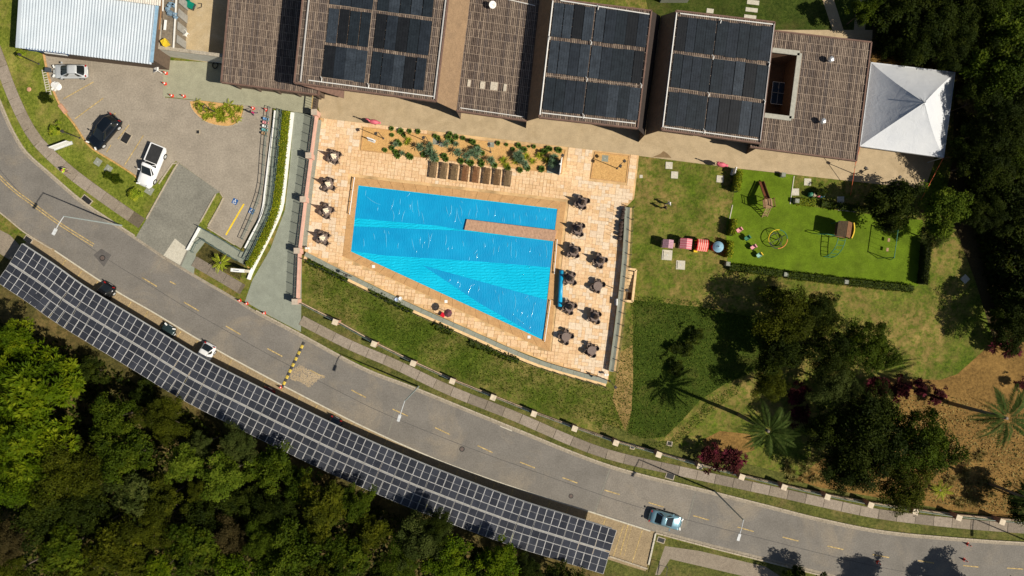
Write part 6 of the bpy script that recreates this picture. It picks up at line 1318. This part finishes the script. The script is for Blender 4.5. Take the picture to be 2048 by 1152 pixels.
for k, (x, y, s) in enumerate(((460, 213, 1.25), (449, 236, 1.15), (397, 206, .8), (425, 212, .8), (476, 238, .9), (400, 220, .9), (410, 233, .8), (481, 218, .8), (435, 228, .8), (465, 228, .6), (392, 212, .5))):
    palm('small yellow green palm in the flower island, %s' % ('the biggest at the upper right', 'the big one at the lower right', 'the one in the upper left corner', 'the one above the middle', 'the one at the right tip', 'the one at the left edge', 'the lowest one on the left', 'the small one in the upper right corner', 'the one in the middle', 'a small one between the two big ones', 'the tiny one at the far left')[k], x, y, .25, s * .8, 11, group='palms in the flower island')
ground('flower_island', [(380, 203), (400, 201), (488, 212), (487, 226), (480, 242), (464, 252), (440, 252), (412, 244), (392, 228), (382, 214)], .026, m_gravel)
kerb('island_kerb', [(488, 212), (487, 226), (480, 242), (464, 252), (440, 252), (412, 244), (392, 228), (382, 214), (380, 203)], -.05, .05, .1, m_kerb, .6)
t = thing('post_lamp', 'curved dark lamp post standing in the flower island', 'lamp post', P(430, 224)); MB().tube([(0, 0, 0), (0, 0, 1.8), (-.2, .3, 2.3), (-.45, .2, 2.2), (-.5, -.3, 2.1), (-.2, -.5, 2.1)], .06, 6).build('pole', m_dkmetal, t)
# ------------------------------------------------------------------ agaves and yuccas on the gravel
def rosette_mesh(nl, L_, wd, up0, up1, seed):
    g = np.random.RandomState(seed); a = np.arange(nl) * 2.399; e = np.radians(np.linspace(up0, up1, nl) + g.uniform(-6, 6, nl)); U_ = np.stack([np.cos(a) * np.cos(e), np.sin(a) * np.cos(e), np.sin(e)], 1)
    N_ = np.stack([-np.cos(a) * np.sin(e), -np.sin(a) * np.sin(e), np.cos(e)], 1); ln = L_ * g.uniform(.8, 1.1, nl) * np.linspace(1, .7, nl)
    return leaves_mesh('leaves', np.zeros((nl, 3)) + U_ * .04, N_, U_, ln, np.full(nl, wd), g.uniform(.1, .95, nl), .25)
RM = {'agave': rosette_mesh(34, .62, .12, 5, 80, 1), 'yucca': rosette_mesh(46, .72, .09, -30, 80, 2), 'bush': rosette_mesh(40, .36, .17, -5, 85, 3), 'lime': rosette_mesh(30, .75, .10, 15, 75, 4), 'tuft': rosette_mesh(26, .6, .07, 25, 85, 5)}
for k, c_ in (('agave', 'agave'), ('yucca', 'agave'), ('bush', 'bushy'), ('lime', 'lime'), ('tuft', 'straw')): RM[k].materials.append(LM[c_])
def rosette(kind, x, y, s, label, group, name='agave_plant', cat='plant', stem=0.0):
    p = P(x, y, stem + .1); t = thing(name, label, cat, (p.x, p.y, .045 if group.startswith('pl') else 0.01), rnd.random() * 6, group)
    if stem: MB().tube([(0, 0, 0), (.04, 0, stem)], [.09, .06], 6).build('stem', MATS['palm_bark'], t)
    o = place('rosette', RM[kind], t, (0, 0, stem)); o.scale = (s,) * 3; return t
gb = 'plants on the gravel bed'
YU = [(791, 289, 1), (840, 294, 1.2), (858, 302, 1.3), (866, 308, 1.4), (867, 315, 1.3), (892, 287, 1.1), (912, 288, 1), (915, 304, 1.2), (933, 312, 1.2), (953, 312, 1.1), (955, 300, 1.2), (943, 305, 1.1), (982, 320, 1.2), (1036, 312, 1.4), (1041, 318, 1.2), (1050, 327, 1.1), (1108, 315, 1.3), (1106, 326, 1.3), (1038, 307, 1.1), (860, 291, 1.1), (805, 306, .9)]
LI = [(815, 286, .8), (818, 280, .8), (1008, 321, 1.1), (1033, 322, 1.1), (1053, 314, 1.1), (1080, 312, 1.1), (1066, 323, .9), (1095, 321, .9), (1014, 332, .9), (955, 302, 1.0)]
BU = [(783, 257, .9), (801, 262, 1.2), (819, 262, .9), (836, 263, 1), (770, 300, .9), (784, 296, 1), (795, 283, .9), (799, 288, 1), (808, 271, .8), (784, 270, .8), (791, 304, 1), (795, 311, 1.2), (818, 312, 1.2), (822, 314, 1), (847, 309, 1), (872, 318, 1.2), (888, 312, 1.2), (892, 318, 1.1), (870, 272, .9), (876, 276, 1), (896, 274, 1.2), (902, 282, 1.2), (912, 274, 1.1), (926, 276, .9), (942, 282, 1), (947, 284, 1), (922, 322, 1.2), (936, 324, 1), (943, 325, 1.1), (940, 330, .6), (996, 286, .9), (1013, 289, .7), (1037, 291, 1.1), (1048, 299, 1.2), (1026, 298, .8), (1068, 293, .8), (1058, 293, .5), (1090, 302, .8), (1096, 297, 1.1), (1100, 298, 1), (1118, 300, 1.2), (1115, 299, .9), (963, 328, 1.2), (962, 322, .9), (989, 330, 1.2), (1016, 336, 1.1), (1040, 340, 1.1), (1055, 336, 1.2), (1083, 338, 1.3), (1088, 303, 1.2), (900, 268, 1), (955, 294, 1), (965, 306, 1)]
ORD = 'first second third fourth fifth sixth seventh eighth ninth tenth eleventh twelfth thirteenth fourteenth fifteenth sixteenth seventeenth eighteenth nineteenth twentieth twenty-first twenty-second twenty-third twenty-fourth twenty-fifth twenty-sixth twenty-seventh twenty-eighth'.split()
def rows(lst, what, f):
    r = {'top': [], 'second': [], 'third': [], 'bottom': []}
    for x, y, s in lst: v = (y - 255 - (x - 727) * .111) / 46; r['top' if v < .2 else 'second' if v < .42 else 'third' if v < .68 else 'bottom'].append((x, y, s))
    for kk, l in r.items():
        for n_, (x, y, s) in enumerate(sorted(l)): f(x, y, s, '%s, %s from the left in the %s row of the gravel bed' % (what, ORD[n_] if n_ < 28 else 'last', kk))
rows(YU, 'blue green spiky yucca', lambda x, y, s, lb: rosette('yucca' if s > 1.05 else 'agave', x, y, s * .88, lb, gb, 'yucca_plant', 'yucca', .8 if s > 1.05 else .4))
rows(LI, 'yellow striped agave', lambda x, y, s, lb: rosette('lime', x, y, s, lb, gb + ', striped', 'agave_plant', 'agave', .05))
rows(BU, 'round green rosette', lambda x, y, s, lb: rosette('bush', x, y, s * 1.12, lb, gb + ', round', 'rosette_plant', 'plant', .1))
for k in range(26):
    while True:
        x, y = rnd.uniform(384, 484), rnd.uniform(204, 246)
        if inside(x, y, [(384, 206), (484, 215), (478, 238), (462, 248), (440, 248), (414, 240), (396, 226)]): break
    rosette('lime', x, y, rnd.uniform(.5, .95), 'low yellow flowering tuft among the palms of the car park flower island', 'yellow tufts in the flower island', 'flower_tuft', 'flower')
gsl = 'straw tufts on the slope'
for k in range(64):
    x, y = (rnd.uniform(1880, 1990), rnd.uniform(905, 1010)) if k < 46 else (rnd.uniform(1572, 1635), rnd.uniform(920, 965)); rosette('tuft', x, y, rnd.uniform(.8, 1.5), 'straw coloured spiky tuft on the bare slope behind the roadside fence', gsl, 'grass_tuft', 'grass tuft')
# ------------------------------------------------------------------ hedges: leaf covered boxes
def hedge(label, pts, wd, h, col='hedge', dens=190, lsz=.15, name='hedge', stuff=False):
    c = cr(W(pts), .5); P_, N_, U_ = [], [], []
    g = np.random.RandomState(len(label))
    for i in range(len(c) - 1):
        n0 = nrm(c, i); k = max(2, int(dens * .5 * (wd + h)))
        for _ in range(k):
            u = g.rand(); p = c[i].lerp(c[i + 1], u); s = g.uniform(-1, 1); hh = h * (.86 + .14 * g.rand()) * (1 - .15 * abs(s) ** 3)
            if g.rand() < .55: z = hh; nv = (n0.x * s * .5, n0.y * s * .5, 1)
            else: z = hh * g.rand(); s = 1 if s > 0 else -1; nv = (n0.x * s, n0.y * s, .5)
            q = p + n0 * s * wd / 2 * g.uniform(.85, 1.1); P_.append((q.x, q.y, z)); N_.append(nv); U_.append(g.normal(size=3) + np.array([0, 0, .4]))
    n_ = len(P_); N_ = np.array(N_) + .5 * g.normal(size=(n_, 3)); Ln = lsz * g.uniform(.7, 1.4, n_); base = Vector((c[0].x, c[0].y, 0))
    t = thing(name, label, 'hedge', base)
    b = MB(); ribbon(b, c, -wd * .40, wd * .40, 0, h * .84); b.build('core', mat('hedge_core_' + col, {'hedge': (.085, .115, .008), 'mid': (.03, .045, .006)}.get(col, (.015, .022, .005)), .95), t, world=True)
    me = leaves_mesh('foliage', np.array(P_) - np.array(base), N_, np.array(U_), Ln, Ln * .6, g.rand(n_)); me.materials.append(LM[col]); o = bpy.data.objects.new('foliage', me); COL.objects.link(o); setp(o, t)
hedge('long clipped yellow green hedge curving beside the white wall', [(575, 224), (568, 300), (558, 390), (551, 425), (531, 474), (499, 534)], .95, .6, dens=260)
hedge('tall clipped hedge at the upper left of the playground', [(1473, 345), (1466, 392)], .75, 1.6, 'hedge', 130); hedge('clipped hedge at the lower left of the playground', [(1463, 440), (1457, 478)], .6, 1.5, 'hedge', 130); hedge('short clipped hedge at the lower left corner of the playground', [(1456, 483), (1452, 520)], .7, 1.5, 'hedge', 130)
hedge('clipped hedge along the bottom of the playground, left piece', [(1456, 534), (1564, 548)], .9, .8, 'mid', 130); hedge('clipped hedge along the bottom of the playground, middle piece', [(1571, 550), (1684, 563)], .9, .8, 'mid', 130); hedge('clipped hedge along the bottom of the playground, right piece', [(1692, 564), (1826, 578)], .9, .8, 'mid', 130)
hedge('tall dark hedge down the right side of the playground', [(1846, 480), (1838, 574)], .7, 1.5, 'dark', 140); hedge('low yellow green hedge above the toy train strip in the playground', [(1588, 403), (1636, 408)], .8, .6, 'hedge', 130); hedge('dark shaded hedge along the playground top edge under the tree', [(1640, 408), (1700, 416), (1760, 424)], .8, .7, 'mid', 120)
for lb, pts in (('leafy plants trailing outside the deck wall at the lower left', [(616, 522), (660, 542), (700, 562)]), ('leafy plants outside the deck wall left of the purple parasol', [(740, 578), (800, 610), (830, 625)]), ('leafy plants outside the deck wall right of the purple parasol', [(868, 648), (905, 665)]), ('leafy plants outside the lower deck wall near the bare table', [(940, 684), (1020, 716), (1045, 724)])):
    hedge(lb, pts, .7, .35, 'mid', 60, .26, 'border_plants')
# bollard stones at hedge ends
for k, (x, y) in enumerate(((1453, 528), (1568, 549), (1688, 564), (1563, 351), (1590, 403))): slabc('small dark grey block at the %s' % ('lower left corner of the playground', 'gap between the left and middle bottom hedges', 'gap between the middle and right bottom hedges', 'lawn strip corner by the terrace path', 'left end of the low hedge')[k], x, y, .5, -.1, m_slate, 'low_post', 'post', .7)
# ground cover tufts, grass fringe and slope litter: uncountable, one object each
def scatter(name, poly, n_, col, lsz, z=.0, hgt=.1, tilt=.6):
    w_ = [P2(*p) for p in poly]; xs = [p[0] for p in w_]; ys = [p[1] for p in w_]; g = np.random.RandomState(n_); pts = []
    while len(pts) < n_:
        x, y = g.uniform(min(xs), max(xs)), g.uniform(min(ys), max(ys))
        if inside(x, y, w_): pts.append((x, y, z + hgt * g.rand()))
    pts = np.array(pts); N_ = np.array([0, 0, 1.0]) + tilt * g.normal(size=(n_, 3)); Ln = lsz * g.uniform(.6, 1.5, n_); U0 = g.normal(size=(n_, 3)) * np.array([1, 1, tilt]) + np.array([0, 0, .3 * (tilt > .1)]); me = leaves_mesh(name, pts, N_, U0, Ln, Ln * .5, g.rand(n_)); me.materials.append(LM[col]); o = bpy.data.objects.new(name, me); COL.objects.link(o); tag(o, kind='stuff')
scatter('ground_cover_leaves', [(1267, 602), (1400, 616), (1540, 640), (1540, 720), (1490, 750), (1450, 768), (1400, 800), (1365, 840), (1330, 874), (1290, 878), (1257, 866), (1265, 820), (1268, 760)], 11000, 'cover', .17, 0, .05)
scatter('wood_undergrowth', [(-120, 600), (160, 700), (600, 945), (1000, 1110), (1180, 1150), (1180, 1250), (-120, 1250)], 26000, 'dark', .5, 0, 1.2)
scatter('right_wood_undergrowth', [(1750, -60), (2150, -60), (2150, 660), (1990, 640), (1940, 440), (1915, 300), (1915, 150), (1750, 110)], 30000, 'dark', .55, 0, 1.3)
scatter('slope_litter', [(1760, 790), (1900, 790), (2100, 860), (2100, 1045), (1900, 1010), (1620, 965), (1600, 900)], 6000, 'straw', .22, 0, .15)
scatter('lawn_wear', [(600, 525), (820, 625), (1020, 720), (1220, 775), (1250, 860), (1150, 835), (900, 745), (640, 612)], 9000, 'mid', .13, 0, .06)
scatter('spilt_sand', [(580, 742), (600, 730), (625, 745), (650, 752), (632, 762), (618, 775), (598, 762), (582, 760)], 1500, 'sand', .13, .026, .012, .03)
scatter('edge_tufts', [(1222, 792), (1245, 700), (1262, 610), (1275, 600), (1280, 700), (1278, 790), (1262, 872), (1232, 858), (1205, 870), (1190, 855)], 2600, 'cover', .14, 0, .05)
scatter('edge_tufts', [(1262, 590), (1400, 603), (1540, 630), (1540, 650), (1400, 628), (1262, 612)], 2200, 'cover', .14, 0, .05)
scatter('edge_tufts', [(1290, 885), (1340, 880), (1375, 845), (1410, 805), (1470, 770), (1480, 785), (1425, 822), (1385, 862), (1340, 898), (1280, 896)], 1500, 'cover', .14, 0, .05)
